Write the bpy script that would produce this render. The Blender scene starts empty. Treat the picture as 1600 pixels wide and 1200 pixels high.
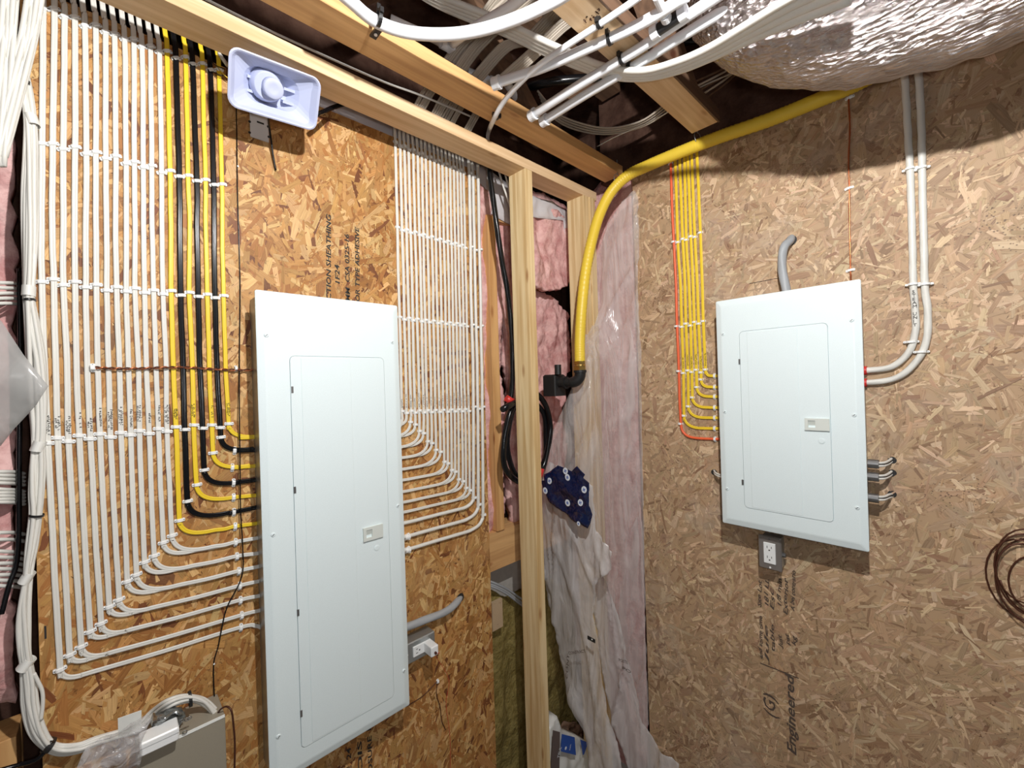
import bpy, math, random
import numpy as np
from mathutils import Vector, Matrix, noise
from mathutils.geometry import delaunay_2d_cdt

random.seed(7)
scn = bpy.context.scene
COL = scn.collection
H = 1.76                       # camera height above the basement floor
WA = 1.29                      # face of the left plywood wall (plane y = WA)
WB = 1.608                     # face of the right plywood wall (plane x = WB)

# ------------------------------------------------------------------ camera
FPX = 665.08
YAW, PITCH, ROLL = 0.759289, 0.001049, -0.031184
_f = Vector((math.sin(YAW)*math.cos(PITCH), math.cos(YAW)*math.cos(PITCH), math.sin(PITCH)))
_r0 = Vector((math.cos(YAW), -math.sin(YAW), 0)); _u0 = _r0.cross(_f)
_r = _r0*math.cos(ROLL) + _u0*math.sin(ROLL)
_u = -_r0*math.sin(ROLL) + _u0*math.cos(ROLL)
cam = bpy.data.cameras.new('camera'); camo = bpy.data.objects.new('camera', cam); COL.objects.link(camo)
cam.sensor_fit = 'HORIZONTAL'; cam.sensor_width = 36; cam.lens = 36*FPX/1600
cam.clip_start = 0.02; cam.clip_end = 50
M = Matrix((( _r.x,_u.x,-_f.x,0),( _r.y,_u.y,-_f.y,0),( _r.z,_u.z,-_f.z,H),(0,0,0,1)))
camo.matrix_world = M
scn.camera = camo

# ------------------------------------------------------------------ world, lamps, exposure
scn.view_settings.view_transform = 'Standard'; scn.view_settings.look = 'None'
scn.view_settings.gamma = 1; scn.view_settings.use_curve_mapping = False
scn.view_settings.exposure = 0.22
w = bpy.data.worlds.new('world'); scn.world = w; w.use_nodes = True
w.node_tree.nodes['Background'].inputs[0].default_value = (0.92, 0.96, 1.0, 1)
w.node_tree.nodes['Background'].inputs[1].default_value = 0.05
def lamp(name, loc, power, rad, col):
    l = bpy.data.lights.new(name, 'POINT'); l.energy = power; l.shadow_soft_size = rad; l.color = col
    o = bpy.data.objects.new(name, l); o.location = loc; COL.objects.link(o); return o
lamp('ceiling_bulb', (0.306, 0.022, H+0.79), 70, 0.018, (1.0, 0.985, 0.96))
lamp('far_ceiling_bulb', (-1.3, -1.7, H+0.80), 10, 0.30, (1.0, 0.98, 0.95))  # soft fill lamp added behind the camera, no bulb is seen there
lamp('camera_fill_light', (0.03, -0.10, H+0.03), 10, 0.02, (0.97, 0.98, 1.0))  # weak fill added beside the camera, like a flash, to lift undersides

# ------------------------------------------------------------------ pixel frame of the photograph -> points on real planes
def ray(x, y): return _f + _r*((x-800)/FPX) + _u*((600-y)/FPX)
def _w(d): return Vector((d.x, d.y, d.z+H))
def PA(x, y, off=0.0): d = ray(x, y); return _w(d*((WA-off)/d.y))
def PB(x, y, off=0.0): d = ray(x, y); return _w(d*((WB-off)/d.x))
def PY(x, y, Y): d = ray(x, y); return _w(d*(Y/d.y))
def PX(x, y, X): d = ray(x, y); return _w(d*(X/d.x))
def PZ(x, y, z): d = ray(x, y); return _w(d*(z/d.z))
def PD(x, y, dep): return _w(ray(x, y)*dep)
NA = Vector((0, -1, 0)); NB = Vector((-1, 0, 0)); UP = Vector((0, 0, 1))

# ------------------------------------------------------------------ materials
def newmat(name):
    m = bpy.data.materials.new(name); m.use_nodes = True
    nt = m.node_tree; b = nt.nodes['Principled BSDF']; return m, nt, b
def N(nt, t, **k):
    n = nt.nodes.new(t)
    for a, v in k.items():
        if a in n.inputs: n.inputs[a].default_value = v
        else: setattr(n, a, v)
    return n
def plain(name, col, rough=0.5, metal=0.0, bump=0.0, bscale=200, var=0.0, spec=0.5):
    m, nt, b = newmat(name)
    b.inputs['Roughness'].default_value = rough; b.inputs['Metallic'].default_value = metal
    b.inputs['Specular IOR Level'].default_value = spec
    tc = N(nt, 'ShaderNodeTexCoord'); ns = N(nt, 'ShaderNodeTexNoise'); ns.inputs['Scale'].default_value = bscale if bump else 14
    nt.links.new(tc.outputs['Object'], ns.inputs['Vector'])
    mx = N(nt, 'ShaderNodeMix', data_type='RGBA')
    c = Vector(col[:3]); v = var if var else 0.04
    mx.inputs[6].default_value = (*[max(0, q*(1-v)) for q in c], 1); mx.inputs[7].default_value = (*[min(1, q*(1+v)) for q in c], 1)
    nt.links.new(ns.outputs[0], mx.inputs[0]); nt.links.new(mx.outputs[2], b.inputs['Base Color'])
    if bump:
        bp = N(nt, 'ShaderNodeBump'); bp.inputs['Strength'].default_value = bump; bp.inputs['Distance'].default_value = 0.002
        nt.links.new(ns.outputs[0], bp.inputs['Height']); nt.links.new(bp.outputs[0], b.inputs['Normal'])
    return m
def wood(name, axis, light=(0.78, 0.57, 0.35), dark=(0.60, 0.39, 0.20)):
    m, nt, b = newmat(name); b.inputs['Roughness'].default_value = 0.65
    tc = N(nt, 'ShaderNodeTexCoord'); mp = N(nt, 'ShaderNodeMapping')
    s = [26, 26, 26]; s[axis] = 1.2; mp.inputs['Scale'].default_value = s
    nt.links.new(tc.outputs['Object'], mp.inputs[0])
    n1 = N(nt, 'ShaderNodeTexNoise'); n1.inputs['Scale'].default_value = 1.6; n1.inputs['Detail'].default_value = 6; n1.inputs['Distortion'].default_value = 0.6
    nt.links.new(mp.outputs[0], n1.inputs['Vector'])
    cr = N(nt, 'ShaderNodeValToRGB'); cr.color_ramp.elements[0].position = .33; cr.color_ramp.elements[1].position = .62
    cr.color_ramp.elements[0].color = (*dark, 1); cr.color_ramp.elements[1].color = (*light, 1)
    nt.links.new(n1.outputs[0], cr.inputs[0])
    # knots
    mp2 = N(nt, 'ShaderNodeMapping'); s2 = [14, 14, 14]; s2[axis] = 4.5; mp2.inputs['Scale'].default_value = s2
    nt.links.new(tc.outputs['Object'], mp2.inputs[0])
    vo = N(nt, 'ShaderNodeTexVoronoi'); vo.inputs['Scale'].default_value = 0.9
    nt.links.new(mp2.outputs[0], vo.inputs['Vector'])
    kr = N(nt, 'ShaderNodeValToRGB'); kr.color_ramp.elements[0].position = .07; kr.color_ramp.elements[1].position = .16
    kr.color_ramp.elements[0].color = (0.42, 0.2, 0.08, 1); kr.color_ramp.elements[1].color = (1, 1, 1, 1)
    nt.links.new(vo.outputs['Distance'], kr.inputs[0])
    mx = N(nt, 'ShaderNodeMix', data_type='RGBA', blend_type='MULTIPLY'); mx.inputs[0].default_value = 1
    nt.links.new(cr.outputs[0], mx.inputs[6]); nt.links.new(kr.outputs[0], mx.inputs[7]); nt.links.new(mx.outputs[2], b.inputs['Base Color'])
    bp = N(nt, 'ShaderNodeBump'); bp.inputs['Strength'].default_value = .25; bp.inputs['Distance'].default_value = .002
    nt.links.new(n1.outputs[0], bp.inputs['Height']); nt.links.new(bp.outputs[0], b.inputs['Normal'])
    return m
def flake_mat(name, rough=.6):
    m, nt, b = newmat(name); b.inputs['Roughness'].default_value = rough
    at = N(nt, 'ShaderNodeAttribute', attribute_name='Col'); uv = N(nt, 'ShaderNodeUVMap')
    mp = N(nt, 'ShaderNodeMapping'); mp.inputs['Scale'].default_value = (18, 420, 1); nt.links.new(uv.outputs[0], mp.inputs[0])
    n1 = N(nt, 'ShaderNodeTexNoise'); n1.inputs['Scale'].default_value = 1; n1.inputs['Detail'].default_value = 4; nt.links.new(mp.outputs[0], n1.inputs['Vector'])
    cr = N(nt, 'ShaderNodeValToRGB'); cr.color_ramp.elements[0].position = .25; cr.color_ramp.elements[1].position = .75
    cr.color_ramp.elements[0].color = (.72, .66, .58, 1); cr.color_ramp.elements[1].color = (1.1, 1.1, 1.1, 1)
    nt.links.new(n1.outputs[0], cr.inputs[0])
    tc = N(nt, 'ShaderNodeTexCoord'); n2 = N(nt, 'ShaderNodeTexNoise'); n2.inputs['Scale'].default_value = 70; n2.inputs['Detail'].default_value = 5
    nt.links.new(tc.outputs['Object'], n2.inputs['Vector'])
    c2 = N(nt, 'ShaderNodeValToRGB'); c2.color_ramp.elements[0].position = .27; c2.color_ramp.elements[1].position = .36
    c2.color_ramp.elements[0].color = (.38, .3, .24, 1); c2.color_ramp.elements[1].color = (1, 1, 1, 1)
    nt.links.new(n2.outputs[0], c2.inputs[0])
    m1 = N(nt, 'ShaderNodeMix', data_type='RGBA', blend_type='MULTIPLY'); m1.inputs[0].default_value = 1
    m2 = N(nt, 'ShaderNodeMix', data_type='RGBA', blend_type='MULTIPLY'); m2.inputs[0].default_value = .75
    nt.links.new(at.outputs['Color'], m1.inputs[6]); nt.links.new(cr.outputs[0], m1.inputs[7])
    nt.links.new(m1.outputs[2], m2.inputs[6]); nt.links.new(c2.outputs[0], m2.inputs[7]); nt.links.new(m2.outputs[2], b.inputs['Base Color'])
    bp = N(nt, 'ShaderNodeBump'); bp.inputs['Strength'].default_value = .5; bp.inputs['Distance'].default_value = .001
    nt.links.new(n1.outputs[0], bp.inputs['Height']); nt.links.new(bp.outputs[0], b.inputs['Normal'])
    return m
def stain(m, dust, speck):
    nt = m.node_tree; b = nt.nodes['Principled BSDF']; l = b.inputs['Base Color'].links[0]; src = l.from_socket
    tc = N(nt, 'ShaderNodeTexCoord'); n1 = N(nt, 'ShaderNodeTexNoise'); n1.inputs['Scale'].default_value = 2.3; n1.inputs['Detail'].default_value = 8; n1.inputs['Roughness'].default_value = .7
    nt.links.new(tc.outputs['Object'], n1.inputs['Vector'])
    mr = N(nt, 'ShaderNodeMapRange'); mr.inputs['From Min'].default_value = .54; mr.inputs['From Max'].default_value = .72; mr.inputs['To Max'].default_value = .45; nt.links.new(n1.outputs[0], mr.inputs['Value'])
    m1 = N(nt, 'ShaderNodeMix', data_type='RGBA'); m1.inputs[7].default_value = (*dust, 1); nt.links.new(mr.outputs[0], m1.inputs[0]); nt.links.new(src, m1.inputs[6])
    n2 = N(nt, 'ShaderNodeTexVoronoi'); n2.inputs['Scale'].default_value = 120; nt.links.new(tc.outputs['Object'], n2.inputs['Vector'])
    n3 = N(nt, 'ShaderNodeTexNoise'); n3.inputs['Scale'].default_value = 4; nt.links.new(tc.outputs['Object'], n3.inputs['Vector'])
    th = N(nt, 'ShaderNodeMapRange'); th.inputs['From Min'].default_value = .45; th.inputs['From Max'].default_value = .7; th.inputs['To Min'].default_value = .0; th.inputs['To Max'].default_value = .26; nt.links.new(n3.outputs[0], th.inputs['Value'])
    lt = N(nt, 'ShaderNodeMath', operation='LESS_THAN'); nt.links.new(n2.outputs['Distance'], lt.inputs[0]); nt.links.new(th.outputs[0], lt.inputs[1])
    ml = N(nt, 'ShaderNodeMath', operation='MULTIPLY'); ml.inputs[1].default_value = .7; nt.links.new(lt.outputs[0], ml.inputs[0])
    m2 = N(nt, 'ShaderNodeMix', data_type='RGBA'); m2.inputs[7].default_value = (*speck, 1); nt.links.new(ml.outputs[0], m2.inputs[0]); nt.links.new(m1.outputs[2], m2.inputs[6])
    nt.links.new(m2.outputs[2], b.inputs['Base Color'])
def fluff(name, a, bcol, scale=18):
    m, nt, b = newmat(name); b.inputs['Roughness'].default_value = 1; b.inputs['Specular IOR Level'].default_value = .05
    tc = N(nt, 'ShaderNodeTexCoord'); n1 = N(nt, 'ShaderNodeTexNoise'); n1.inputs['Scale'].default_value = scale; n1.inputs['Detail'].default_value = 9; n1.inputs['Roughness'].default_value = .65
    nt.links.new(tc.outputs['Object'], n1.inputs['Vector'])
    cr = N(nt, 'ShaderNodeValToRGB'); cr.color_ramp.elements[0].position = .36; cr.color_ramp.elements[1].position = .6
    cr.color_ramp.elements[0].color = (*a, 1); cr.color_ramp.elements[1].color = (*bcol, 1)
    nt.links.new(n1.outputs[0], cr.inputs[0]); nt.links.new(cr.outputs[0], b.inputs['Base Color'])
    n2 = N(nt, 'ShaderNodeTexNoise'); n2.inputs['Scale'].default_value = scale*2.6; n2.inputs['Detail'].default_value = 9; nt.links.new(tc.outputs['Object'], n2.inputs['Vector'])
    bp = N(nt, 'ShaderNodeBump'); bp.inputs['Strength'].default_value = .9; bp.inputs['Distance'].default_value = .008
    nt.links.new(n2.outputs[0], bp.inputs['Height']); nt.links.new(bp.outputs[0], b.inputs['Normal'])
    return m
def foil_mat():
    m, nt, b = newmat('crinkled_foil'); b.inputs['Metallic'].default_value = 1; b.inputs['Roughness'].default_value = .25
    b.inputs['Base Color'].default_value = (.52, .48, .475, 1)
    tc = N(nt, 'ShaderNodeTexCoord'); mp = N(nt, 'ShaderNodeMapping'); mp.inputs['Rotation'].default_value = (0, 0, .5); mp.inputs['Scale'].default_value = (60, 20, 46)
    nt.links.new(tc.outputs['Object'], mp.inputs[0])
    n1 = N(nt, 'ShaderNodeTexNoise'); n1.inputs['Scale'].default_value = 1.6; n1.inputs['Detail'].default_value = 6; n1.inputs['Roughness'].default_value = .65; n1.inputs['Distortion'].default_value = .9
    nt.links.new(mp.outputs[0], n1.inputs['Vector'])
    vo = N(nt, 'ShaderNodeTexVoronoi'); vo.inputs['Scale'].default_value = 2.2; nt.links.new(mp.outputs[0], vo.inputs['Vector'])
    ad = N(nt, 'ShaderNodeMath', operation='ADD'); nt.links.new(n1.outputs[0], ad.inputs[0]); nt.links.new(vo.outputs['Distance'], ad.inputs[1])
    bp = N(nt, 'ShaderNodeBump'); bp.inputs['Strength'].default_value = .75; bp.inputs['Distance'].default_value = .012
    nt.links.new(ad.outputs[0], bp.inputs['Height']); nt.links.new(bp.outputs[0], b.inputs['Normal'])
    return m
def film(name, col, opacity, rough=.18, bump=.35, scale=14, stretch=(1, 1, 1)):
    m, nt, b = newmat(name); out = nt.nodes['Material Output']
    b.inputs['Base Color'].default_value = (*col, 1); b.inputs['Roughness'].default_value = rough; b.inputs['Specular IOR Level'].default_value = .8
    tr = N(nt, 'ShaderNodeBsdfTransparent'); tl = N(nt, 'ShaderNodeBsdfTranslucent'); tl.inputs[0].default_value = (*col, 1)
    tc = N(nt, 'ShaderNodeTexCoord'); mp = N(nt, 'ShaderNodeMapping'); mp.inputs['Scale'].default_value = stretch; nt.links.new(tc.outputs['Object'], mp.inputs[0])
    n1 = N(nt, 'ShaderNodeTexNoise'); n1.inputs['Scale'].default_value = scale; n1.inputs['Detail'].default_value = 3; n1.inputs['Distortion'].default_value = 1.2
    nt.links.new(mp.outputs[0], n1.inputs['Vector'])
    bp = N(nt, 'ShaderNodeBump'); bp.inputs['Strength'].default_value = bump; bp.inputs['Distance'].default_value = .01
    nt.links.new(n1.outputs[0], bp.inputs['Height']); nt.links.new(bp.outputs[0], b.inputs['Normal'])
    a = N(nt, 'ShaderNodeMixShader'); a.inputs[0].default_value = .25; nt.links.new(b.outputs[0], a.inputs[1]); nt.links.new(tl.outputs[0], a.inputs[2])
    cr = N(nt, 'ShaderNodeMapRange'); cr.inputs['From Min'].default_value = .3; cr.inputs['From Max'].default_value = .7
    cr.inputs['To Min'].default_value = max(0, opacity-.14); cr.inputs['To Max'].default_value = min(1, opacity+.14)
    nt.links.new(n1.outputs[0], cr.inputs['Value'])
    mx = N(nt, 'ShaderNodeMixShader'); nt.links.new(cr.outputs[0], mx.inputs[0]); nt.links.new(tr.outputs[0], mx.inputs[1]); nt.links.new(a.outputs[0], mx.inputs[2])
    nt.links.new(mx.outputs[0], out.inputs[0]); return m

MT = dict(
    white=plain('panel_white', (.76, .86, .88), .42, bump=.04, bscale=350),
    latch=plain('latch_plastic', (.66, .70, .66), .45),
    cable=plain('white_cable_jacket', (.74, .73, .68), .42, var=.06),
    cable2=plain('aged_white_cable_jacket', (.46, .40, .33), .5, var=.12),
    yellow=plain('yellow_cable_jacket', (.88, .62, .03), .38),
    black=plain('black_cable_jacket', (.006, .006, .007), .22, spec=.35),
    blackp=plain('black_plastic', (.014, .014, .015), .42),
    orange=plain('orange_cable_jacket', (.87, .14, .05), .4),
    red=plain('red_plastic', (.62, .035, .03), .38),
    clip=plain('clip_plastic', (.90, .91, .90), .35),
    nail=plain('nail_head_grey', (.25, .25, .25), .4, .8),
    grey=plain('grey_cable_jacket', (.36, .38, .40), .5, bump=.1, bscale=90),
    copper=plain('copper_wire', (.62, .20, .09), .32, .9),
    dkcopper=plain('tarnished_copper', (.10, .035, .02), .45, .5),
    brass=plain('brass', (.72, .46, .14), .3, .95),
    yellowp=plain('yellow_gas_jacket', (.80, .57, .05), .42, var=.08),
    iron=plain('black_iron', (.018, .018, .018), .5, .2, bump=.3, bscale=160),
    horn=plain('horn_white', (.50, .54, .72), .38),
    bracket=plain('bracket_grey', (.72, .71, .72), .5),
    galv=plain('galvanised_steel', (.42, .45, .46), .38, .75, bump=.1, bscale=60, var=.12),
    steel=plain('brushed_steel', (.36, .33, .31), .42, .7, var=.1),
    recept=plain('receptacle_white', (.86, .88, .88), .3),
    pipe=plain('white_pipe', (.80, .82, .86), .28),
    dark=plain('dark_slot', (.02, .02, .02), .6),
    ink=plain('black_ink', (.025, .022, .02), .7),
    paleink=plain('faded_ink', (.09, .065, .05), .8),
    beige=plain('beige_enamel', (.30, .27, .21), .45, bump=.08, bscale=420),
    card=plain('white_card', (.86, .88, .84), .6),
    silver=plain('silver_bag', (.35, .37, .37), .25, .85, bump=1.0, bscale=70, var=.5),
    blue=plain('dark_blue_film', (.006, .012, .055), .12, bump=1.0, bscale=60, spec=.8),
    logo=plain('white_print', (.80, .85, .92), .4),
    tape=plain('white_tape', (.84, .84, .80), .35),
    pine_x=wood('pine_lumber_x', 0), pine_z=wood('pine_lumber_z', 2, (.80, .63, .36), (.56, .36, .15)),
    pine_o=wood('orange_pine', 2, (.72, .42, .17), (.55, .28, .10)), pine_ox=wood('orange_pine_x', 0, (.70, .42, .18), (.52, .28, .11)),
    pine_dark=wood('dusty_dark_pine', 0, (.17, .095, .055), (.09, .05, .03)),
    flakeA=flake_mat('strand_board_orange'), flakeB=flake_mat('strand_board_tan'),
    pink=fluff('pink_fibreglass', (.56, .27, .26), (.82, .53, .50)), wool=fluff('olive_mineral_wool', (.20, .15, .045), (.34, .27, .10), 30),
    conc=plain('grey_foam_board', (.42, .40, .37), .9, bump=.3, bscale=50, var=.15),
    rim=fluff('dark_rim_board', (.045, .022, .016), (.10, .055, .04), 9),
    foil=foil_mat(),
    poly=film('clear_poly_sheet', (.92, .88, .87), .27, .2, 1.0, 20, (1, 1, .16)),
    poly2=film('milky_poly_sheet', (.92, .90, .90), .42, .18, 1.0, 20, (1, 1, .22)),
    polyg=film('grey_poly_sheet', (.50, .50, .49), .62, .2, .5, 9),
    bagclear=film('clear_bag', (.80, .80, .82), .26, .08, 1.0, 34),
    memb=plain('white_membrane', (.66, .64, .66), .45, bump=.5, bscale=14, var=.12),
    floor=plain('concrete_floor', (.30, .29, .27), .85, bump=.2, bscale=30, var=.15),
    bagw=plain('white_sack', (.72, .73, .70), .4, bump=.5, bscale=26, var=.06),
    bagblue=plain('blue_print', (.02, .09, .42), .4), bagbrown=plain('brown_print', (.12, .09, .085), .5),
)

stain(MT['flakeB'], (.55, .47, .40), (.10, .06, .04)); stain(MT['flakeA'], (.60, .40, .19), (.16, .07, .03))
# ------------------------------------------------------------------ mesh builders
class MB:
    def __init__(s): s.v = []; s.f = []; s.m = []; s.sm = []
    def add(s, vs, fs, mi=0, smooth=False):
        o = len(s.v); s.v += [Vector(q) for q in vs]; s.f += [tuple(i+o for i in f) for f in fs]; s.m += [mi]*len(fs); s.sm += [smooth]*len(fs)
        return s
    def box(s, lo, hi, mi=0):
        x0, y0, z0 = lo; x1, y1, z1 = hi
        return s.add([(x0,y0,z0),(x1,y0,z0),(x1,y1,z0),(x0,y1,z0),(x0,y0,z1),(x1,y0,z1),(x1,y1,z1),(x0,y1,z1)],
                     [(0,3,2,1),(4,5,6,7),(0,1,5,4),(1,2,6,5),(2,3,7,6),(3,0,4,7)], mi)
    def obox(s, c, ax, ay, az, hx, hy, hz, mi=0, bev=0.0):
        c = Vector(c)
        if bev <= 0:
            vs = [c+ax*(hx*i)+ay*(hy*j)+az*(hz*k) for k in (-1,1) for j in (-1,1) for i in (-1,1)]
            return s.add(vs, [(0,2,3,1),(4,5,7,6),(0,1,5,4),(1,3,7,5),(3,2,6,7),(2,0,4,6)], mi)
        # front-bevelled slab: az is the outward direction
        r1 = rrect(hx, hy, bev*1.2, 4); r2 = rrect(hx-bev, hy-bev, bev*.8, 4)
        return s.loft([[c+ax*p[0]+ay*p[1]-az*hz for p in r1], [c+ax*p[0]+ay*p[1]+az*(hz-bev) for p in r1], [c+ax*p[0]+ay*p[1]+az*hz for p in r2]], mi)
    def loft(s, rings, mi=0, closed=True, caps=True, smooth=False):
        n = len(rings[0]); vs = [q for r in rings for q in r]; fs = []
        for i in range(len(rings)-1):
            for j in range(n if closed else n-1):
                a = i*n+j; b = i*n+(j+1) % n; fs.append((a, b, b+n, a+n))
        s.add(vs, fs, mi, smooth)
        if caps and closed:
            o = len(s.v)-len(vs)
            s.f += [tuple(range(o+n-1, o-1, -1)), tuple(o+(len(rings)-1)*n+j for j in range(n))]; s.m += [mi]*2; s.sm += [False]*2
        return s
    def tube(s, pts, r, seg=10, mi=0, lobes=0, twist=0., amp=0., rings=0):
        pts = [Vector(p) for p in pts]; R = []
        t = (pts[1]-pts[0]).normalized(); a = Vector((0,0,1)) if abs(t.z) < .9 else Vector((1,0,0))
        n = t.cross(a).normalized(); L = 0
        for i, p in enumerate(pts):
            t = (pts[min(i+1, len(pts)-1)]-pts[max(i-1, 0)]).normalized()
            n = (n - t*n.dot(t)).normalized(); b = t.cross(n)
            if i: L += (p-pts[i-1]).length
            rr = r[i] if hasattr(r, '__len__') else r
            if rings: rr *= 1+amp*math.cos(2*math.pi*L/rings)
            ring = []
            for k in range(seg):
                th = 2*math.pi*k/seg; q = rr*(1+(amp*math.cos(lobes*th+twist*L) if lobes else 0))
                ring.append(p+n*(q*math.cos(th))+b*(q*math.sin(th)))
            R.append(ring)
        return s.loft(R, mi, smooth=True)
    def flat(s, pts, nrm, w, t, mi=0):
        """flat two-conductor cable: wide in the wall plane, thin along the wall normal"""
        pts = [Vector(p) for p in pts]; R = []
        prof = [(-.5,.0),(-.46,.34),(-.3,.5),(-.12,.46),(0,.36),(.12,.46),(.3,.5),(.46,.34),(.5,0),(.42,-.4),(0,-.5),(-.42,-.4)]
        for i, p in enumerate(pts):
            tt = (pts[min(i+1, len(pts)-1)]-pts[max(i-1, 0)]).normalized()
            sd = tt.cross(nrm).normalized(); nn = sd.cross(tt).normalized()
            R.append([p+sd*(a*w)+nn*(b*t) for a, b in prof])
        return s.loft(R, mi, smooth=True)
    def cyl(s, c, ax, r, h, seg=16, mi=0, r2=None):
        ax = Vector(ax).normalized(); a = Vector((0,0,1)) if abs(ax.z) < .9 else Vector((1,0,0))
        n = ax.cross(a).normalized(); b = ax.cross(n); c = Vector(c); r2 = r if r2 is None else r2
        return s.loft([[c+n*(q*math.cos(2*math.pi*k/seg))+b*(q*math.sin(2*math.pi*k/seg))+ax*d for k in range(seg)] for q, d in ((r, 0), (r2, h))], mi)
    def build(s, name, mats, parent=None, loc=None):
        me = bpy.data.meshes.new(name); vs = s.v
        lo = Vector([min(q[i] for q in vs) for i in range(3)]); hi = Vector([max(q[i] for q in vs) for i in range(3)])
        c = loc if loc is not None else Vector(((lo.x+hi.x)/2, (lo.y+hi.y)/2, lo.z))
        me.from_pydata([q-c for q in vs], [], s.f)
        for m in (mats if isinstance(mats, (list, tuple)) else [mats]): me.materials.append(MT[m] if isinstance(m, str) else m)
        me.polygons.foreach_set('material_index', s.m); me.polygons.foreach_set('use_smooth', s.sm); me.update()
        o = bpy.data.objects.new(name, me); COL.objects.link(o)
        o.location = c
        if parent is not None:
            wl = parent.location.copy(); q = parent.parent
            while q is not None: wl += q.location; q = q.parent
            o.parent = parent; o.location = c - wl
        return o
def rrect(hx, hy, r, n=5):
    out = []
    for cx, cy, a0 in ((hx-r, hy-r, 0), (-hx+r, hy-r, 90), (-hx+r, -hy+r, 180), (hx-r, -hy+r, 270)):
        for k in range(n+1):
            a = math.radians(a0+90*k/n); out.append((cx+r*math.cos(a), cy+r*math.sin(a)))
    return out
def smooth(pts, n=6):
    P = [Vector(p) for p in pts]; P = [P[0]*2-P[1]]+P+[P[-1]*2-P[-2]]; out = []
    for i in range(1, len(P)-2):
        a, b, c, d = P[i-1:i+3]
        for k in range(n):
            t = k/n; out.append(.5*((2*b)+(c-a)*t+(2*a-5*b+4*c-d)*t*t+(3*b-a-3*c+d)*t**3))
    out.append(P[-2]); return out
def px(pts, n=5):                                             # smooth a path of pixel pairs
    return [(q.x, q.y) for q in smooth([(a, b, 0) for a, b in pts], n)]
def tag(o, label, cat, group=None, kind=None):
    o['label'] = label; o['category'] = cat
    if group: o['group'] = group
    if kind: o['kind'] = kind
    return o
def thing(name, loc, label, cat, group=None):
    e = bpy.data.objects.new(name, None); e.empty_display_size = .03; e.location = loc; COL.objects.link(e)
    return tag(e, label, cat, group)
def struct(name, o): o.name = name; o['kind'] = 'structure'; return o
def textmesh(body, size, origin, xdir, ydir, mat, parent, name='lettering', shear=0., extr=.0002, jitter=0., sx=1.0, bold=0.0):
    cu = bpy.data.curves.new(name, 'FONT'); cu.body = body; cu.size = size; cu.shear = shear; cu.extrude = extr; cu.resolution_u = 2; cu.offset = bold
    to = bpy.data.objects.new('tmp', cu); me = bpy.data.meshes.new_from_object(to); bpy.data.objects.remove(to)
    xd = Vector(xdir).normalized(); yd = Vector(ydir).normalized(); zd = xd.cross(yd); o0 = Vector(origin)
    b = MB(); vs = []
    for v in me.vertices:
        jx = jitter*(noise.noise(Vector((v.co.x*60, v.co.y*60, 3.3)))); jy = jitter*(noise.noise(Vector((v.co.x*60, v.co.y*60, 9.1))))
        vs.append(o0+xd*(v.co.x*sx+jx)+yd*(v.co.y+jy)+zd*v.co.z)
    b.add(vs, [tuple(p.vertices) for p in me.polygons]); return b.build(name, mat, parent)
ORD = ['zeroth','first','second','third','fourth','fifth','sixth','seventh','eighth','ninth','tenth','eleventh','twelfth','thirteenth','fourteenth','fifteenth','sixteenth','seventeenth','eighteenth']

def sheet(name, outline, plane, disp, mat, parent=None, step=.02, thick=.002, nrm=None, smoothf=True, extra=0, warp=None):
    """cloth-like sheet: outline in photo pixels laid on a real plane, displaced along the plane's normal"""
    W = [plane(*p) for p in outline]; nrm = Vector(nrm); a = Vector((0,0,1)); e1 = a.cross(nrm).normalized(); e2 = nrm.cross(e1).normalized(); o0 = W[0]
    P2 = [((q-o0).dot(e1), (q-o0).dot(e2)) for q in W]
    # subdivide the outline
    B = []
    for i in range(len(P2)):
        p, q = Vector(P2[i]), Vector(P2[(i+1) % len(P2)]); k = max(1, int((q-p).length/step))
        for j in range(k):
            z = p.lerp(q, j/k); B.append(z+Vector((noise.noise(Vector((z.x*40, z.y*40, 1))), noise.noise(Vector((z.x*40, z.y*40, 5)))))*extra)
    nb = len(B); x0, x1 = min(p.x for p in B), max(p.x for p in B); y0, y1 = min(p.y for p in B), max(p.y for p in B)
    def inside(x, y):
        c = False; j = nb-1
        for i in range(nb):
            if (B[i].y > y) != (B[j].y > y) and x < (B[j].x-B[i].x)*(y-B[i].y)/(B[j].y-B[i].y)+B[i].x: c = not c
            j = i
        return c
    pts = list(B); yy = y0+step*.5; row = 0
    while yy < y1:
        xx = x0+step*(.5 if row % 2 else .0)
        while xx < x1:
            if inside(xx, yy) and min((Vector((xx, yy))-b).length for b in B) > step*.5: pts.append(Vector((xx, yy)))
            xx += step
        yy += step*.87; row += 1
    r = delaunay_2d_cdt(pts, [], [list(range(nb))], 1, 1e-6)
    vs = []
    for p in r[0]:
        base = o0+e1*p.x+e2*p.y; q = base+nrm*disp(base)
        if warp: k_ = warp(base); q = Vector((q.x*k_, q.y*k_, (q.z-H)*k_+H))
        vs.append(q)
    faces = [tuple(f) for f in r[2]]
    b = MB(); n = len(vs)
    cnt = {}
    for f in faces:
        for i in range(len(f)):
            k = (f[i], f[(i+1) % len(f)]); cnt[k] = 1
    side = [(a_, b_) for (a_, b_) in cnt if (b_, a_) not in cnt]
    b.add(vs+[v-nrm*thick for v in vs], faces+[tuple(i+n for i in reversed(f)) for f in faces]+[(a_, a_+n, b_+n, b_) for a_, b_ in side], 0, smoothf)
    return b.build(name, mat, parent)
def fbm(p, s, oct=4):
    v = 0; a = 1; q = Vector(p)*s
    for _ in range(oct): v += a*noise.noise(q); q = q*2.03+Vector((3.1, 1.7, 2.2)); a *= .5
    return v

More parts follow.
